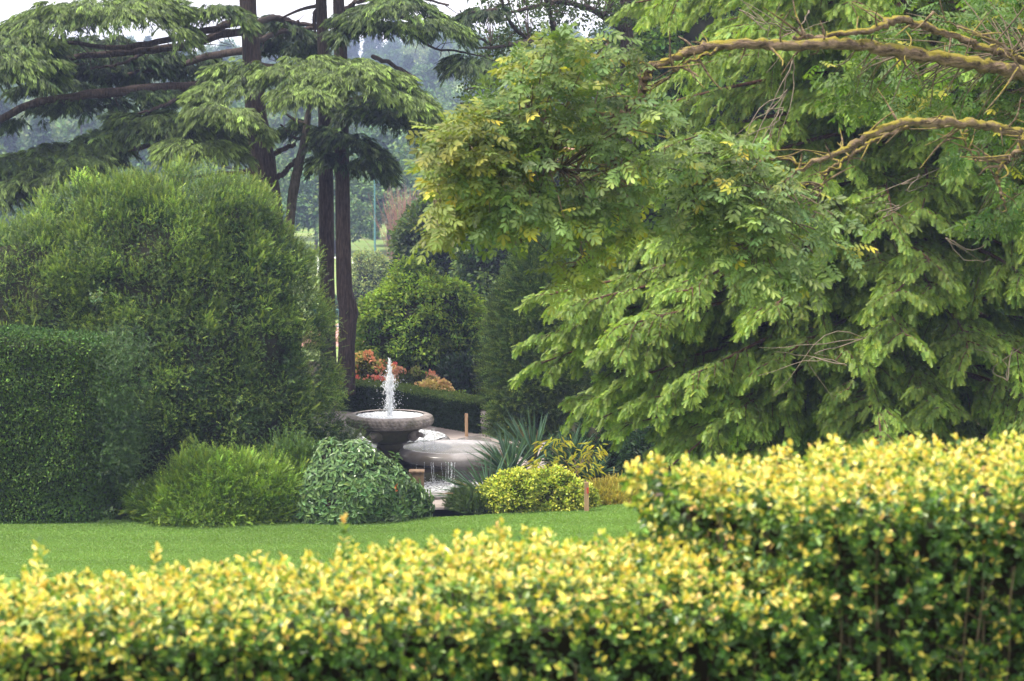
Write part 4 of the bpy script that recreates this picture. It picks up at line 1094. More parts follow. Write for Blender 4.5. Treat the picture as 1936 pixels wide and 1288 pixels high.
cA = thing('cedar_tree', 'big cedar with thick dark trunk and layered drooping foliage', 'tree', (at(525, 700, 66)[0], 66, 0))
t = MB()
limb(t, [(466, -160), (468, 0), (474, 90), (485, 220), (496, 310), (503, 380), (512, 470), (522, 600), (530, 745)], 66, [14, 16, 17, 21, 26, 28, 31, 36, 44], 40, 12, .06)
t.build('trunk', M['bark_dark'], cA)
for i, (pp, Y1, rr_) in enumerate([
        ([(474, 140), (425, 150), (365, 163), (280, 168), (200, 176), (120, 188), (60, 197), (0, 228), (-80, 272)], 63.5, [9, 9, 10, 10, 9, 9, 8, 7, 5]),
        ([(472, 95), (400, 106), (330, 125), (270, 134), (215, 150)], 68, [8, 7, 6, 5, 3]), ([(470, 60), (420, 66), (360, 85), (280, 95), (180, 104), (100, 116), (10, 152)], 65, [8, 8, 8, 7, 6, 5, 3]),
        ([(470, 35), (385, 60), (320, 74), (220, 90), (130, 80), (40, 70)], 64, [8, 7, 6, 5, 4, 2]), ([(488, 262), (430, 256), (330, 268), (270, 276), (200, 298), (140, 322), (60, 335)], 62.5, [7, 6, 5, 5, 4, 3, 2]),
        ([(480, 45), (520, 34), (560, 44), (600, 48)], 69, [7, 6, 5, 3]), ([(480, 80), (530, 62), (600, 52), (660, 40)], 69, [6, 5, 4, 2]), ([(498, 320), (440, 328), (370, 335), (300, 345)], 66, [5, 4, 3, 2]),
        ([(474, 120), (520, 128), (600, 130), (700, 140), (790, 190)], 63, [8, 7, 6, 4, 2]), ([(360, 163), (320, 195), (260, 215)], 63, [5, 4, 2]), ([(280, 95), (230, 120), (170, 130)], 65, [4, 3, 2]),
        ([(705, 108), (735, 120), (768, 138), (785, 150), (775, 166), (778, 186), (794, 206)], 62.5, [4.5, 4, 4, 3.5, 3, 2.5, 1.2]), ([(140, 322), (165, 335), (170, 345)], 62.5, [3, 2, 1]),
        ([(496, 300), (520, 335), (545, 318), (572, 292)], 66, [6, 6, 5, 5]), ([(490, 300), (530, 285), (560, 272)], 66, [5, 5, 4])]):
    Yv = 66 + (Y1 - 66) * np.clip(np.linspace(0, 2.2, len(pp)), 0, 1)
    t = MB(); P = limb(t, pp, Yv, rr_, 30, 7, .12, i, jit=.012)
    if len(pp) >= 4 and i not in (11, 13, 14):          # bare side twigs
        for q in range(26 if len(pp) > 5 else 14):
            a = P[rng.integers(4, 29)]; e = a + np.array([rng.normal(-.1, .35), rng.normal(0, .4), rng.normal(-.05, .22)])
            t.tube(np.array([a, (a + e) / 2 + rng.normal(0, .04, 3), e]), [.016, .011, .005], 4)
    t.build('limb', M['bark_dark'], cA)
b = MB()
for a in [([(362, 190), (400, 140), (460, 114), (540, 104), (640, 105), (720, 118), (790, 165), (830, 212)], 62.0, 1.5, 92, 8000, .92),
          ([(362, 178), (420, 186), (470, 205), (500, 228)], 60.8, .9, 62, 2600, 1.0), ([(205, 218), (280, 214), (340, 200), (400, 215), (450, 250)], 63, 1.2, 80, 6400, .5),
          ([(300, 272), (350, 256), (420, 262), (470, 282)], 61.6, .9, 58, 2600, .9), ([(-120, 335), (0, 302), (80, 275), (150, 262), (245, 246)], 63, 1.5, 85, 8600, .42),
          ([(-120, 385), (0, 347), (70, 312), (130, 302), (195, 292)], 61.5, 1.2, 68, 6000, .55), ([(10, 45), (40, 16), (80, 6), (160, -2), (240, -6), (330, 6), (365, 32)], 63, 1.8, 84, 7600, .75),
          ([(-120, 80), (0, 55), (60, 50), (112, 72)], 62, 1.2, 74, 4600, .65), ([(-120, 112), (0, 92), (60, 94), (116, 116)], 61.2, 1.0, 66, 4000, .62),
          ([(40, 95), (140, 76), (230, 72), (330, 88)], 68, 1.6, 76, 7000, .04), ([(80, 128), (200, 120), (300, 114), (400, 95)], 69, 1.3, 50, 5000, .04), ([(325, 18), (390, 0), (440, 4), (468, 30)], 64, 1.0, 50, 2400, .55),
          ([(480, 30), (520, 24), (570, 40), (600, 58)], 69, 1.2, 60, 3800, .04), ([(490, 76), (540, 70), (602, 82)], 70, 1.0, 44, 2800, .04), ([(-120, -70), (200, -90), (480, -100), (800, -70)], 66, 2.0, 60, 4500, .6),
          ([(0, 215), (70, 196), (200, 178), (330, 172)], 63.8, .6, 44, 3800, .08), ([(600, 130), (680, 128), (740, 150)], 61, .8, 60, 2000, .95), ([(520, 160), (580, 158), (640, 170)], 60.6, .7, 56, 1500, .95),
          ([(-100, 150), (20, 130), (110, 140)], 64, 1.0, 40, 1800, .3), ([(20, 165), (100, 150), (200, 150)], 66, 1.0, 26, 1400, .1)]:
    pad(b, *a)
b.build('foliage', M['needle'], cA)

cB = thing('cedar_tree', 'slim straight dark cedar trunk, the left of a close pair', 'tree', (at(621, 700, 66.5)[0], 66.5, 0))
t = MB(); limb(t, [(604, -160), (607, 0), (612, 100), (616, 300), (618, 500), (620, 640), (622, 745)], 66.5, [9, 10.5, 12, 14, 14.5, 15, 17], 30, 10, .05); t.build('trunk', M['bark_dark'], cB)
t = MB()
for pp, Yl, rr_ in [([(612, 40), (598, 20), (594, 40), (596, 62)], 66.5, [4, 4, 4, 2]), ([(607, 10), (570, 18), (530, 35)], 67, [4, 3, 2]), ([(616, 260), (590, 255), (560, 262), (530, 235)], 66.2, [4, 4, 3, 2])]:
    t = MB(); limb(t, pp, Yl, rr_); t.build('limb', M['bark_dark'], cB)
b = MB()
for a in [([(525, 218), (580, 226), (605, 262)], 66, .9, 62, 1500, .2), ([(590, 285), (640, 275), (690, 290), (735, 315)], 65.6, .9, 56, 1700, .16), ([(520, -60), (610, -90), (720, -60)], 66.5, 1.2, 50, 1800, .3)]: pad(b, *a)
b.build('foliage', M['needle'], cB)

cC = thing('cedar_tree', 'slim dark cedar trunk with a bulge low down, the right of a close pair', 'tree', (at(655, 700, 65.5)[0], 65.5, 0))
t = MB(); limb(t, [(640, -160), (640, 0), (644, 90), (647, 300), (649, 450), (651, 540), (656, 572), (659, 590), (657, 620), (655, 670), (655, 745)], 65.5, [9, 10.5, 13, 13.5, 14, 15, 17.5, 18.5, 16.5, 16, 18], 44, 12, .04); t.build('trunk', M['bark_dark'], cC)
for i, (pp, rr_) in enumerate([([(640, 30), (700, 12), (780, 38), (820, 54), (860, 42), (890, 26), (940, 18)], [6, 5, 6, 6, 6, 5, 3]), ([(650, 205), (700, 200), (760, 205), (830, 235)], [6, 5, 4, 2]), ([(640, 60), (700, 50), (768, 62), (800, 74), (820, 92), (870, 98), (930, 110)], [4, 4, 3, 2.5, 2.2, 2, 1.2]), ([(650, 18), (690, 0), (760, -10), (850, 10)], [5, 4, 3, 2]), ([(660, 190), (720, 178), (770, 185)], [5, 4, 2])]):
    t = MB(); P = limb(t, pp, 65.5 - np.linspace(0, 1.2, len(pp)), rr_, 26, 7, .12, i, jit=.01)
    for q in range(16):
        a = P[rng.integers(4, 25)]; e = a + np.array([rng.normal(.1, .3), rng.normal(0, .4), rng.normal(-.05, .18)]); t.tube(np.array([a, (a + e) / 2 + rng.normal(0, .04, 3), e]), [.014, .010, .004], 4)
    t.build('limb', M['bark_dark'], cC)
b = MB()
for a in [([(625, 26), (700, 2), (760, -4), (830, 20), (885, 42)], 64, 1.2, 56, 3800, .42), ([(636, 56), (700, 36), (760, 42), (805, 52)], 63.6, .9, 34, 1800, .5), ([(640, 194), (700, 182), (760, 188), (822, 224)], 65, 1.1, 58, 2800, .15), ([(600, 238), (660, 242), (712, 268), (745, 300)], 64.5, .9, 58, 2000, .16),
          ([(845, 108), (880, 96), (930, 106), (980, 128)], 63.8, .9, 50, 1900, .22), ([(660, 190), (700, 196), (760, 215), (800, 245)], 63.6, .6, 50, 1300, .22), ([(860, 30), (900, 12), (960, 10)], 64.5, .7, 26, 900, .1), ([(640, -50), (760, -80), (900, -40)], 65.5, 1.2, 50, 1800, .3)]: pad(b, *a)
b.build('foliage', M['needle'], cC)
cD = thing('cedar_tree', 'thin leaning brown cedar stem beside the thick trunk', 'tree', (at(545, 700, 65.8)[0], 65.8, 0))
t = MB(); limb(t, [(590, 180), (582, 220), (577, 262), (564, 315), (553, 372), (547, 450), (545, 560), (546, 745)], 65.8, [4, 6, 8, 9, 9.5, 9, 9.5, 11], 30, 9, .08); limb(t, [(580, 235), (560, 228), (540, 215)], 65.8, [4, 3, 2]); t.build('trunk', M['bark_grey'], cD)
b = MB(); pad(b, [(560, 150), (590, 140), (630, 160)], 65.6, .6, 50, 900, .3); b.build('foliage', M['needle'], cD)

# ------------------------------------------------------------------ redwood with feathery drooping boughs
rw = thing('redwood_tree', 'large feathery redwood filling the right half, its foliage hanging in fronds', 'tree', (at(1690, 900, 42)[0], 42, 0.05))
RX, RYY = at(1690, 900, 42)[0], 42.0
t = MB()
zz = np.linspace(0, 17, 30); t.tube(np.stack([RX + .06 * np.sin(zz * .7), np.full(30, RYY), zz], -1), np.interp(zz, [0, .5, 2, 8, 17], [.52, .42, .34, .24, .05]), 14, wob=.10, seed=3)
t.build('trunk', M['bark_red'], rw)
def reach(z, az):
    side = -math.cos(az)                       # 1 = towards the left of the picture
    zl_ = [0, 1.6, 2.4, 3.2, 4.2, 5.0, 5.6, 6.2, 7.6, 10, 13, 16.5]
    left = np.interp(z, zl_, [1.5, 2.3, 3.2, 4.3, 5.3, 5.6, 5.2, 4.6, 4.6, 4.6, 3.2, .6])
    rest = np.interp(z, zl_, [1.5, 3.6, 4.4, 4.7, 4.6, 4.5, 4.4, 4.3, 4.2, 3.9, 3.0, .6])
    k = max(0, side)
    return left * k + rest * (1 - k)
FP, FD, FN, FT = [], [], [], []
br = MB()
nb = 0
LEFT = [(z, 1) for z in np.linspace(3.3, 6.4, 34)] + [(z, 2) for z in np.linspace(2.9, 7.5, 22)]
for z0, extra in [(z, 0) for z in np.concatenate([np.linspace(2.2, 10.6, 165), np.linspace(10.6, 16.4, 26)])] + LEFT:
    az = (nb * 2.39996 + rng.normal(0, .25)) % (2 * math.pi); nb += 1
    if extra == 1: az = math.pi + rng.uniform(-.25, .75)
    if extra == 2: az = math.pi * 1.5 + rng.uniform(-.9, .9)
    back = math.sin(az) > .45
    if back and rng.uniform() < .35: continue
    Lb = reach(z0 - .3, az) * (rng.uniform(.72, 1.04) if extra != 1 else rng.uniform(.86, 1.10))
    dh = np.array([math.cos(az), math.sin(az), 0.0]); sd = np.array([-dh[1], dh[0], 0])
    tt = np.linspace(0, 1, 14)
    rise, dro = rng.uniform(.08, .26), rng.uniform(.28, .46)
    pts = np.array([RX, RYY, z0])[None] + dh[None] * (tt * Lb)[:, None] + np.array([0, 0, 1.0]) * (Lb * (rise * tt - dro * tt ** 2 + .06 * tt ** 4))[:, None] + sd[None] * (.10 * Lb * np.sin(tt * 3 + rng.uniform(0, 6)) * tt)[:, None]
    br.tube(pts, np.linspace(.055, .010, 14) * (Lb / 4.5), 6, wob=.1, seed=nb)
    for j in range(int(10 + Lb * 3.2)):
        u = rng.uniform(.06, 1.0) ** .8
        p0 = lerp_line(pts, np.array([u]))[0]; s = 1 if j % 2 else -1
        l = (.30 + .95 * (1 - u) ** .7 * min(1, .35 + u * 1.6)) * Lb / 5 * rng.uniform(.7, 1.25) + .18
        d = norm(dh * rng.uniform(.5, 1.0) + sd * s * rng.uniform(.35, 1.0) + np.array([0, 0, rng.normal(-.05, .16)]))
        w = np.linspace(0, 1, 6); sub = p0[None] + d[None] * (w * l)[:, None] - np.array([0, 0, 1.0]) * (w ** 2 * l * rng.uniform(.25, .6))[:, None]
        if not back: br.tube(sub, np.linspace(.014, .003, 6), 4, cap=False)
        m = int((44 if back else 122) * l / .7) + 9
        q = lerp_line(sub, rng.uniform(.05, 1.02, m).clip(0, 1))
        side2 = norm(np.cross(d, np.array([0, 0, 1.0])))
        sg = np.where(rng.uniform(0, 1, m) < .5, 1, -1)[:, None]
        fd = norm(d[None] * rng.uniform(.35, .9, (m, 1)) + side2[None] * sg * rng.uniform(.1, .9, (m, 1)) + np.array([0, 0, -1.0]) * rng.uniform(.3, 1.5, (m, 1)) + rng.normal(size=(m, 3)) * .18)
        FP.append(q + side2[None] * sg * rng.uniform(0, .07, (m, 1)) + rng.normal(0, .02, (m, 3))); FD.append(fd)
        FN.append(norm(np.array([0, 0, 1.0]) + side2[None] * sg * .4 + rng.normal(size=(m, 3)) * .45)); FT.append(np.full(m, math.exp(rng.normal(0, .2))))
FP, FD, FN, FT = np.concatenate(FP), np.concatenate(FD), np.concatenate(FN), np.concatenate(FT)
n = len(FP); print('redwood fronds', n)
b = MB(); ca = tint((.092, .158, .028), n, .18) * FT[:, None]; cb = tint((.25, .335, .068), n, .16) * FT[:, None]
b.leaves(FROND, FP, FD, FN, U(.085, .155, n), U(.068, .105, n), ca, cb)
b.build('foliage', M['leaf'], rw); br.build('branches', M['bark_red'], rw)
# bare grey twigs caught in the crown
def bare(px, py, Y, tgt, n=3, r=1.3):
    tw = MB()
    for i in range(n):
        p = np.array([(px, py), ((px + tgt[0]) / 2 + rng.normal(0, 14), (py + tgt[1]) / 2 + rng.normal(0, 14)), (tgt[0] + rng.normal(0, 55), tgt[1] + rng.normal(0, 45))], float)
        limb(tw, p, Y + rng.normal(0, .15, 3), [r, r * .7, r * .3], 9, 4, .1, i, jit=.012)
    tw.build('bare_twig', M['bare_twig'], rw)
for a in [(1490, 170, 37.6, (1400, 330)), (1500, 110, 37.4, (1470, 260)), (1400, 20, 37.5, (1470, 70)), (1500, 60, 37.3, (1420, 40)), (1700, 390, 38.0, (1650, 430)), (1740, 330, 38.2, (1690, 400)), (1480, 205, 37.5, (1410, 260)), (1640, 640, 37.6, (1450, 700)), (1790, 450, 38, (1860, 470)), (1905, 720, 38.2, (1920, 640)), (1530, 20, 37.5, (1515, 70)), (1600, 690, 37.4, (1480, 685))]:
    bare(*a)

# ------------------------------------------------------------------ near broad-leaved tree reaching in from the right
nt_ = thing('hickory_tree', 'broad-leaved tree with lichen-covered boughs reaching in from the right', 'tree', (at(2260, 900, 26)[0], 26, float(ground_z(0, 26))))
t = MB()
T0 = at(2260, 900, 26)
zg = float(ground_z(0, 26))
t.tube(smooth_line([(T0[0] + .1, 26, zg - .1), (T0[0], 26, zg + 3), (T0[0] - .15, 26, zg + 6.5), (T0[0] + .3, 26.3, zg + 10)], 20), np.linspace(.42, .16, 20), 12, wob=.1)
t.build('trunk', M['bark_grey'], nt_)
t = MB(); lp = []
for i, (pp, Yv, rr_) in enumerate([
        ([(2262, 300), (2100, 215), (1936, 142), (1830, 118), (1700, 98), (1600, 84), (1480, 86), (1360, 84), (1290, 102), (1240, 124), (1218, 128)], [26, 25.8, 25.6, 25.4, 25.2, 25, 24.8, 24.7, 24.6, 24.5, 24.5], [28, 22, 17, 17, 16, 14, 13, 12, 10, 8, 6]),
        ([(1240, 122), (1222, 140), (1215, 170), (1196, 200), (1165, 216), (1120, 214), (1080, 205), (1030, 225)], 24.5, [7, 8, 8, 8, 7, 6, 5, 2]), ([(1240, 124), (1190, 112), (1130, 108), (1060, 118)], 24.4, [5, 4, 3, 1.5]),
        ([(1500, 72), (1560, 68), (1640, 58), (1700, 38), (1780, 60), (1860, 90), (1920, 110), (2100, 190)], [24.9, 25, 25, 25.2, 25.4, 25.5, 25.8, 26], [5, 6, 8, 10, 9, 8, 8, 12]),
        ([(2262, 400), (2050, 280), (1930, 252), (1860, 236), (1770, 232), (1700, 234), (1640, 258), (1580, 292), (1528, 312), (1480, 345), (1455, 385)], [26, 25.2, 24.8, 24.6, 24.4, 24.2, 24.1, 24, 23.9, 23.8, 23.8], [20, 13, 11, 11, 11, 10, 9, 7, 6, 5, 2]),
        ([(1720, 238), (1650, 268), (1610, 295), (1570, 320), (1552, 360)], 24.4, [6, 5, 5, 4, 2]), ([(1940, 250), (1920, 290), (1890, 320), (1890, 360), (1905, 400)], 24.6, [5, 6, 5, 4, 2]), ([(1826, 245), (1828, 280), (1850, 300), (1895, 305)], 24.6, [3, 3, 3, 2]),
        ([(1180, 212), (1150, 260), (1095, 290), (1060, 320), (1000, 350), (960, 400)], 24.3, [6, 5, 5, 4, 3, 1.5]), ([(1100, 290), (1090, 340), (1100, 400), (1095, 450), (1110, 500)], 24.0, [4, 4, 3, 2.5, 1.2]), ([(1060, 320), (1000, 300), (930, 300), (870, 320), (830, 360)], 23.8, [4, 4, 3, 2, 1]),
        ([(1160, 285), (1165, 330), (1190, 350), (1195, 385)], 24.2, [4, 3, 3, 1.5]), ([(1040, 220), (980, 220), (910, 250), (850, 290)], 24.2, [3, 3, 2, 1]), ([(1000, 350), (990, 400), (1010, 440), (980, 460)], 23.9, [3, 2.5, 2, 1]), ([(1360, 92), (1290, 125), (1262, 150)], 24.6, [4, 4, 2]),
        ([(1460, 372), (1440, 420), (1400, 470)], 23.8, [4, 3, 1.5]), ([(1528, 312), (1450, 300), (1380, 330), (1330, 380)], 23.9, [4, 3, 2, 1]), ([(1936, 142), (1900, 90), (1830, 60), (1760, 20)], 25.2, [4, 3, 2, 1])]):
    t = MB(); lp.append(limb(t, pp, Yv, np.array(rr_) * .78, max(24, len(pp) * 9), 11, .28, i, jit=.011))
    for q in range(5 * len(pp) // 2):
        a_ = lp[-1][rng.integers(3, len(lp[-1]) - 1)]; e_ = a_ + np.array([rng.normal(-.05, .2), rng.normal(0, .2), rng.normal(.02, .18)])
        t.tube(smooth_line([a_, (a_ + e_) / 2 + rng.normal(0, .03, 3), e_], 6), np.linspace(.014, .004, 6) * rng.uniform(.6, 1.3), 5, wob=.1)
    t.build('bough', M['bark_moss'], nt_)
lp = np.concatenate(lp)
b = MB(); t = MB()
def clusters(poly, n, Ylo, Yhi, col, tip, k=11, L=(.19, .30), gap=-.6, seed=0, yel=.0):
    q = poly_points(poly, n); C = at(q[:, 0], q[:, 1], U(Ylo, Yhi, n))
    C = C[(fbm(C, 2.2, 120 + seed, 2) > gap) & ~((np.abs((q[:, 0] - 1082) / 62) ** 2 + np.abs((q[:, 1] - 312) / 44) ** 2) < 1)]
    for c_ in C:
        j = np.argmin(((lp - c_) ** 2).sum(1)); p0 = lp[j]; mid = (p0 + c_) / 2 + np.array([0, 0, .06]) + rng.normal(0, .05, 3)
        t.tube(smooth_line([p0, mid, c_], 6), np.linspace(.010, .004, 6), 4, cap=False)
    m = len(C) * k; idx = np.repeat(np.arange(len(C)), k)
    j = np.array([np.argmin(((lp - c_) ** 2).sum(1)) for c_ in C]); out = norm(C - lp[j] + rng.normal(0, .05, C.shape))[idx]
    d = norm(out * .5 + rng.normal(size=(m, 3)) * np.array([.75, .75, .35]) + np.array([0, -.15, -.28]))
    nn = norm(np.array([0, -.45, 1.0]) + rng.normal(size=(m, 3)) * .45)
    kk = np.exp(rng.normal(0, .22, len(C)))[idx][:, None]
    yy = (rng.uniform(0, 1, m) < .06)[:, None]
    A = tint(col, m, .18, yel) * kk; B_ = tint(tip, m, .18, yel) * kk
    B_ = np.where(yy, tint((.34, .32, .04), m, .2), B_)
    b.leaves(PINN, C[idx] + rng.normal(0, .07, (m, 3)), d, nn, U(*L, m), U(.18, .29, m), A, B_)
GRN, TIP = (.066, .112, .034), (.120, .178, .052)
R1 = [(1225, 118), (1150, 85), (1060, 60), (985, 95), (950, 140), (915, 190), (870, 235), (826, 275), (815, 330), (850, 370), (805, 385), (800, 420), (835, 435), (900, 415), (940, 445), (1000, 400), (1060, 435), (1130, 415), (1200, 380), (1230, 300), (1240, 180)]
clusters(R1, 430, 22.6, 25.6, GRN, TIP, 9, gap=-.16)
clusters([(900, 200), (826, 275), (815, 330), (850, 380), (805, 390), (800, 425), (835, 440), (900, 420), (960, 330)], 70, 22.4, 24.0, (.105, .14, .032), (.19, .215, .048), 8, seed=1)
clusters([(1060, 60), (985, 95), (950, 140), (1000, 160), (1150, 140)], 40, 23.5, 25, (.10, .14, .03), (.18, .20, .04), 6, seed=2)
clusters([(1040, 420), (1070, 540), (1090, 500), (1110, 540), (1130, 460), (1200, 460), (1210, 400)], 22, 23.2, 24.6, (.09, .135, .03), (.16, .20, .04), 6, seed=3, gap=-.3)
clusters([(1310, 260), (1400, 275), (1450, 300), (1540, 350), (1640, 370), (1650, 440), (1590, 520), (1450, 540), (1380, 500), (1270, 430), (1290, 330)], 150, 22.8, 24.6, (.080, .135, .042), (.14, .20, .065), 8, seed=4, gap=-.15)
clusters([(1640, 20), (1800, -20), (1990, -20), (1990, 420), (1850, 440), (1800, 330), (1760, 200), (1640, 130)], 150, 25.9, 28.2, (.045, .095, .02), (.085, .145, .03), 7, seed=5, gap=-.25)
clusters([(1560, 120), (1760, 140), (1800, 225), (1600, 230)], 34, 25.4, 26.4, (.05, .10, .02), (.09, .15, .03), 6, seed=6, gap=-.2)
clusters([(1990, -200), (2500, -200), (2500, 500), (1990, 450)], 160, 24, 28, (.045, .095, .02), (.085, .145, .03), 6, seed=7)
b.build('foliage', M['leaf'], nt_); t.build('twigs', M['twig'], nt_)

# ------------------------------------------------------------------ beyond the garden: playing field, court, mast, goal, house
gz = lambda x, y: float(ground_z(np.array(x), np.array(y)))
q = at(np.array([560, 760, 760, 560]), np.array([652, 652, 606, 606]), np.array([155, 155, 169, 169]))
poly_sheet('sports_court', [(q[0, 0], 153.5), (q[1, 0] + 3, 153.5), (q[1, 0] + 3, 168), (q[0, 0], 168)], -7.392, M['court'])
p = at(709, 470, 182); ms = thing('floodlight_mast', 'tall thin teal floodlight mast on the playing field', 'floodlight', (p[0], 182, gz(p[0], 182)))
zt_ = at(709, 312, 182)[2]
b = MB(); b.tube(np.array([(p[0], 182, gz(p[0], 182)), (p[0], 182, zt_)]), [.09, .05], 8); b.build('mast', M['teal'], ms)
b = MB(); b.box((p[0] - .05, 181.9, zt_ - .08), (p[0] + .75, 182.1, zt_ + .0)); b.build('arm', M['teal'], ms)
b = MB(); b.box((p[0] + .15, 181.7, zt_ - .02), (p[0] + .62, 182.2, zt_ + .16)); b.build('lamp_head', M['white_paint'], ms)
p = at(602, 515, 213); g0 = gz(p[0], 213); p2 = at(668, 515, 213); ht = at(600, 488, 213)[2]
go = thing('goal', 'small white football goal seen past the slim cedar trunks', 'goal', ((p[0] + p2[0]) / 2, 213, g0))
for x in (p[0], p2[0]):
    b = MB(); b.tube(np.array([(x, 213, g0), (x, 213, ht)]), .10, 8); b.build('post', M['white_paint'], go)
b = MB(); b.tube(np.array([(p[0] - .10, 213, ht), (p2[0] + .10, 213, ht)]), .08, 8); b.build('crossbar', M['white_paint'], go)
b = MB()
for x in (p[0], p2[0]): b.tube(np.array([(x, 213, ht), (x, 214.0, g0 + .6), (x, 214.2, g0)]), .04, 5)
b.build('net_frame', M['white_paint'], go)
fy = 157.0; fz = gz(0, fy)
x0, x1 = at(585, 600, fy)[0], at(760, 600, fy)[0]; ft_ = at(690, 586, fy)[2]
fe = thing('court_fence', 'teal metal fence round the red sports court', 'fence', ((x0 + x1) / 2, fy, fz))
for px in (596, 643, 692, 741):
    x = at(px, 600, fy)[0]; b = MB(); b.tube(np.array([(x, fy, fz), (x, fy, ft_ + .05)]), .10, 8); b.build('post', M['teal'], fe)
for zz_ in (ft_, fz + .9):
    b = MB(); b.tube(np.array([(x0, fy, zz_), (x1, fy, zz_)]), .045, 6); b.build('rail', M['teal'], fe)
b = MB()
for x in np.arange(x0, x1, .30): b.tube(np.array([(x, fy + .06, fz), (x, fy + .06, ft_)]), .009, 4)
b.build('mesh_wires', M['teal'], fe)
hp = at(1085, 330, 104); hz0 = gz(hp[0], 104)
ho = thing('house', 'house with a pinkish tiled roof glimpsed through the hanging leaves', 'house', (hp[0], 104, hz0))
hw, hd = 3.2, 3.0; ze = at(1085, 352, 104)[2]; zr_ = at(1085, 285, 104)[2]
b = MB(); b.box((hp[0] - hw, 104 - hd, hz0), (hp[0] + hw, 104 + hd, ze)); 
b.raw([(hp[0] - hw, 104 - hd, ze), (hp[0] - hw, 104 + hd, ze), (hp[0] - hw, 104, zr_ - .1)], [(0, 1, 2)], (1, 1, 1)); b.raw([(hp[0] + hw, 104 - hd, ze), (hp[0] + hw, 104 + hd, ze), (hp[0] + hw, 104, zr_ - .1)], [(0, 1, 2)], (1, 1, 1)); b.build('wall', M['render'], ho)
b = MB()
for s in (1, -1):
    v = [(hp[0] - hw - .3, 104 + s * (hd + .3), ze - .15), (hp[0] + hw + .3, 104 + s * (hd + .3), ze - .15), (hp[0] + hw + .3, 104, zr_), (hp[0] - hw - .3, 104, zr_)]
    v = np.array(v + [(x, y, z + .14) for x, y, z in v]); b.raw(v, np.array([(0, 1, 2, 3), (4, 5, 6, 7), (0, 1, 5, 4), (1, 2, 6, 5), (3, 0, 4, 7)]), (1, 1, 1))
rf = b.build('roof', M['roof'], ho)
b = MB(); b.box((hp[0] + 1.6, 103.6, ze), (hp[0] + 2.3, 104.3, zr_ + .9)); b.build('chimney', M['roof'], rf)
for dx in (-1.7, 1.2):
    for zc in (hz0 + 1.0, hz0 + 3.8):
        b = MB(); b.box((hp[0] + dx - .1, 104 - hd - .04, zc), (hp[0] + dx + 1.1, 104 - hd - .003, zc + 1.3)); w_ = b.build('window', M['white_paint'], ho)
        b = MB(); b.box((hp[0] + dx, 104 - hd - .055, zc + .1), (hp[0] + dx + 1.0, 104 - hd - .043, zc + 1.2)); b.build('pane', M['glass'], w_)

# bare reddish tree and pale bush in the middle distance
p = at(770, 480, 150); bt = thing('bare_tree', 'leafless pinkish-brown tree standing beyond the cedars', 'tree', (p[0], 150, gz(p[0], 150)))
b = MB(); b0 = np.array([p[0], 150, gz(p[0], 150)]); zt_ = at(770, 345, 150)[2]
b.tube(np.array([b0, b0 + np.array([.1, 0, 2.5]), np.array([p[0], 150, b0[2] + 4.5])]), [.16, .12, .08], 7); b.build('trunk', M['bare_twig'], bt)
b = MB()
for i in range(420):
    s0 = np.array([p[0] + rng.normal(0, .05), 150 + rng.normal(0, .05), b0[2] + rng.uniform(2.0, 4.6)])
    e = np.array([p[0] + rng.normal(0, 1.0), 150 + rng.normal(0, 1.0), rng.uniform(b0[2] + 4.5, zt_)])
    b.tube(np.array([s0, (s0 + e) / 2 + np.array([rng.normal(0, .15), 0, .25]), e]), [.022, .016, .007], 4)
b.build('twigs', noise_mat('red_twig', (.20, .10, .085), (.32, .18, .15), 5, rough=.9), bt)
bushy('willow_bush', 'pale grey-green rounded bush beyond the slim cedar trunks', 'shrub', 700, 142, [(640, 36), (590, 44), (540, 46), (505, 38), (485, 22), (476, 4)], (.11, .15, .06), seed=95, trunk=gz(-7, 142), light=(.20, .24, .10), ncl=260, rad=.36, L=(.12, .2), W=(.05, .08))
bushy('teal_hedge_bush', 'bluish green bush just behind the teal court fence', 'shrub', 668, 172, [(640, 50), (600, 52), (575, 44), (562, 30), (558, 4)], (.035, .085, .05), seed=96, ncl=160, rad=.4, L=(.16, .24), W=(.09, .13))

# ------------------------------------------------------------------ far trees on the field edge and the hill
def far_tree(name, label, h, w, col, shape, seed, group):
    o = thing(name, label, 'tree', (0, 0, 0), group)
    b = MB()
    if shape == 'round':
        nc = 190; q = rnd(nc); q[:, 2] = np.abs(q[:, 2]) * 1.15 - .35 * rng.uniform(0, 1, nc)
        rr_ = rng.uniform(.55, 1, nc)[:, None]; C = q * rr_ * np.array([w / 2, w / 2, h * .46]) + np.array([0, 0, h * .42]); C[:, 2] = np.clip(C[:, 2], h * .05, None); C *= 1 + .16 * fbm(C, .5, seed)[:, None] * np.array([1, 1, .5]); cr_ = h * .085
    elif shape == 'tall':
        nc = 120; z = rng.uniform(.12, 1, nc); a = U(0, 6.28, nc); r_ = w / 2 * np.sin(np.clip(z, 0, 1) ** .7 * 2.75) * rng.uniform(.6, 1, nc) + .1; C = np.stack([r_ * np.cos(a), r_ * np.sin(a), z * h], -1); cr_ = h * .055
    else:
        nc = 130; z = rng.uniform(.08, 1, nc); a = U(0, 6.28, nc); r_ = w / 2 * (1 - z) ** .8 * rng.uniform(.6, 1, nc) + .1; C = np.stack([r_ * np.cos(a), r_ * np.sin(a), z * h], -1); cr_ = h * .05
    leafy(b, C, cr_, 34, (h * .035, h * .06), (h * .022, h * .038), col, RHOMB, cvar=.25)
    b.build('crown', M['far_leaf'], o)
    t = MB(); t.tube(np.array([(0, 0, -.3), (.05, 0, h * .3), (0, .05, h * .8)]), [h * .022, h * .016, h * .004], 7); t.build('trunk', M['bark_grey'], o)
    return o
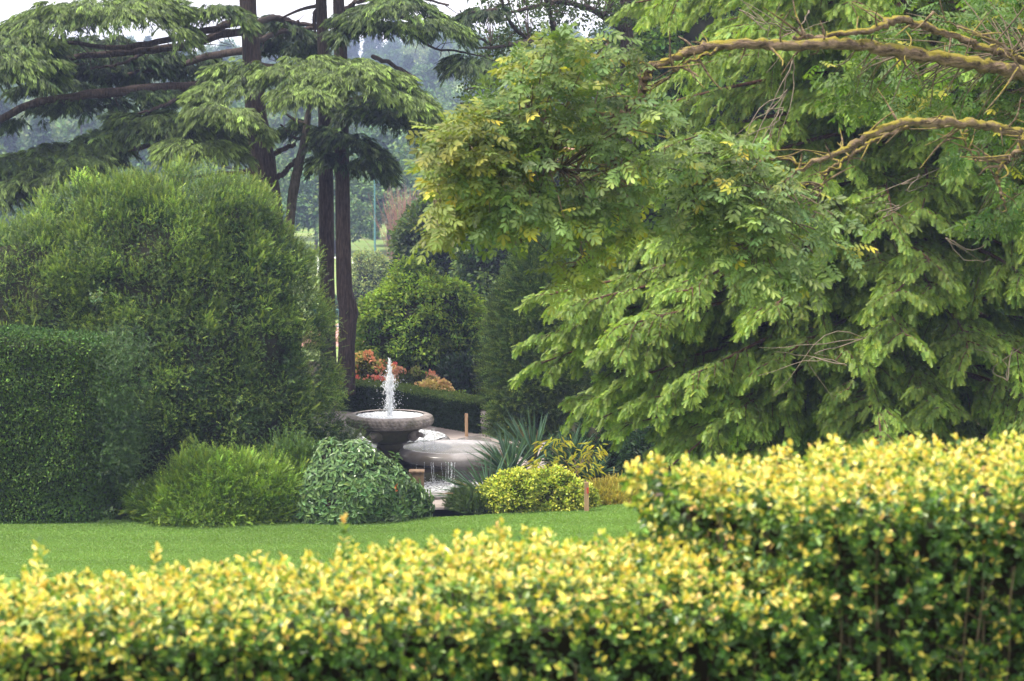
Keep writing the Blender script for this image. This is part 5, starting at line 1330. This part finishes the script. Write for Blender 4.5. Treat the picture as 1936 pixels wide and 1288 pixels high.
KINDS = [('far_tree', 10.5, 8.5, (.09, .155, .045), 'round', 'mid green rounded tree in the belt of trees beyond the playing field'),
         ('far_tree', 11.5, 7.5, (.055, .11, .04), 'round', 'dark green rounded tree in the belt of trees beyond the playing field'),
         ('far_tree', 9.0, 8.0, (.16, .22, .08), 'round', 'pale green spreading tree in the belt of trees beyond the playing field'),
         ('far_poplar', 13.0, 5.0, (.10, .16, .06), 'tall', 'tall narrow tree rising above the distant belt of trees'),
         ('far_conifer', 12.0, 5.5, (.045, .09, .042), 'cone', 'dark pointed conifer on the hazy blue hill')]
protos = {}
def place(k, x, y, s, hill, rz):
    nm, h, w, col, shp, lab = KINDS[k]
    if hill: lab = lab.replace('in the belt of trees beyond the playing field', 'on the hazy blue hill').replace('rising above the distant belt of trees', 'standing on the hazy blue hill')
    elif k == 4: lab = 'dark pointed conifer in the belt of trees beyond the playing field'
    grp = 'hazy trees on the far hill' if hill else 'trees beyond the playing field'
    if k not in protos:
        o = protos[k] = far_tree(nm, lab, h, w, col, shp, 200 + k, grp)
    else:
        o = protos[k].copy(); COL.objects.link(o)
        for ch in protos[k].children:
            c = ch.copy(); COL.objects.link(c); c.parent = o
    o['label'] = lab; o['group'] = grp
    o.location = (x, y, gz(x, y) - .2); o.scale = (s, s, s * rng.uniform(.92, 1.1)); o.rotation_euler = (0, 0, rz)
r2 = np.random.default_rng(11)
for (Y, px0, px1, step, smin, smax, hill) in [(236, 596, 900, 74, .6, .9, 0), (250, -40, 900, 62, .85, 1.2, 0), (292, -80, 960, 84, .95, 1.3, 0), (345, -80, 1250, 80, 1.0, 1.3, 1), (410, -80, 1250, 66, .85, 1.2, 1), (480, -80, 1260, 56, .8, 1.15, 1), (560, -60, 1280, 48, .75, 1.1, 1), (640, -60, 1280, 44, .75, 1.15, 1), (700, -60, 1280, 44, .7, 1.15, 1)]:
    px = px0
    while px < px1:
        y = Y + r2.normal(0, 8)
        if not (Y < 300 and 548 < px < 592):
            place(int(r2.choice(5, p=[.34, .30, .16, .08, .12])), at(px, 300, y)[0], y, r2.uniform(smin, smax), hill, r2.uniform(0, 6.28))
        px += step * r2.uniform(.7, 1.3)

# ------------------------------------------------------------------ the air
hz_, nt2, p2_, out2 = newmat('haze_air')
nt2.nodes.remove(p2_)
vol = nt2.nodes.new('ShaderNodeVolumePrincipled')
vol.inputs['Color'].default_value = (.50, .60, 1.0, 1); vol.inputs['Density'].default_value = .0005; vol.inputs['Anisotropy'].default_value = .2
nt2.links.new(vol.outputs[0], out2.inputs['Volume'])
b = MB(); b.box((-560, -60, -9.5), (560, 1290, 36)); hzo = b.build('haze', hz_)
hzo['kind'] = 'stuff'
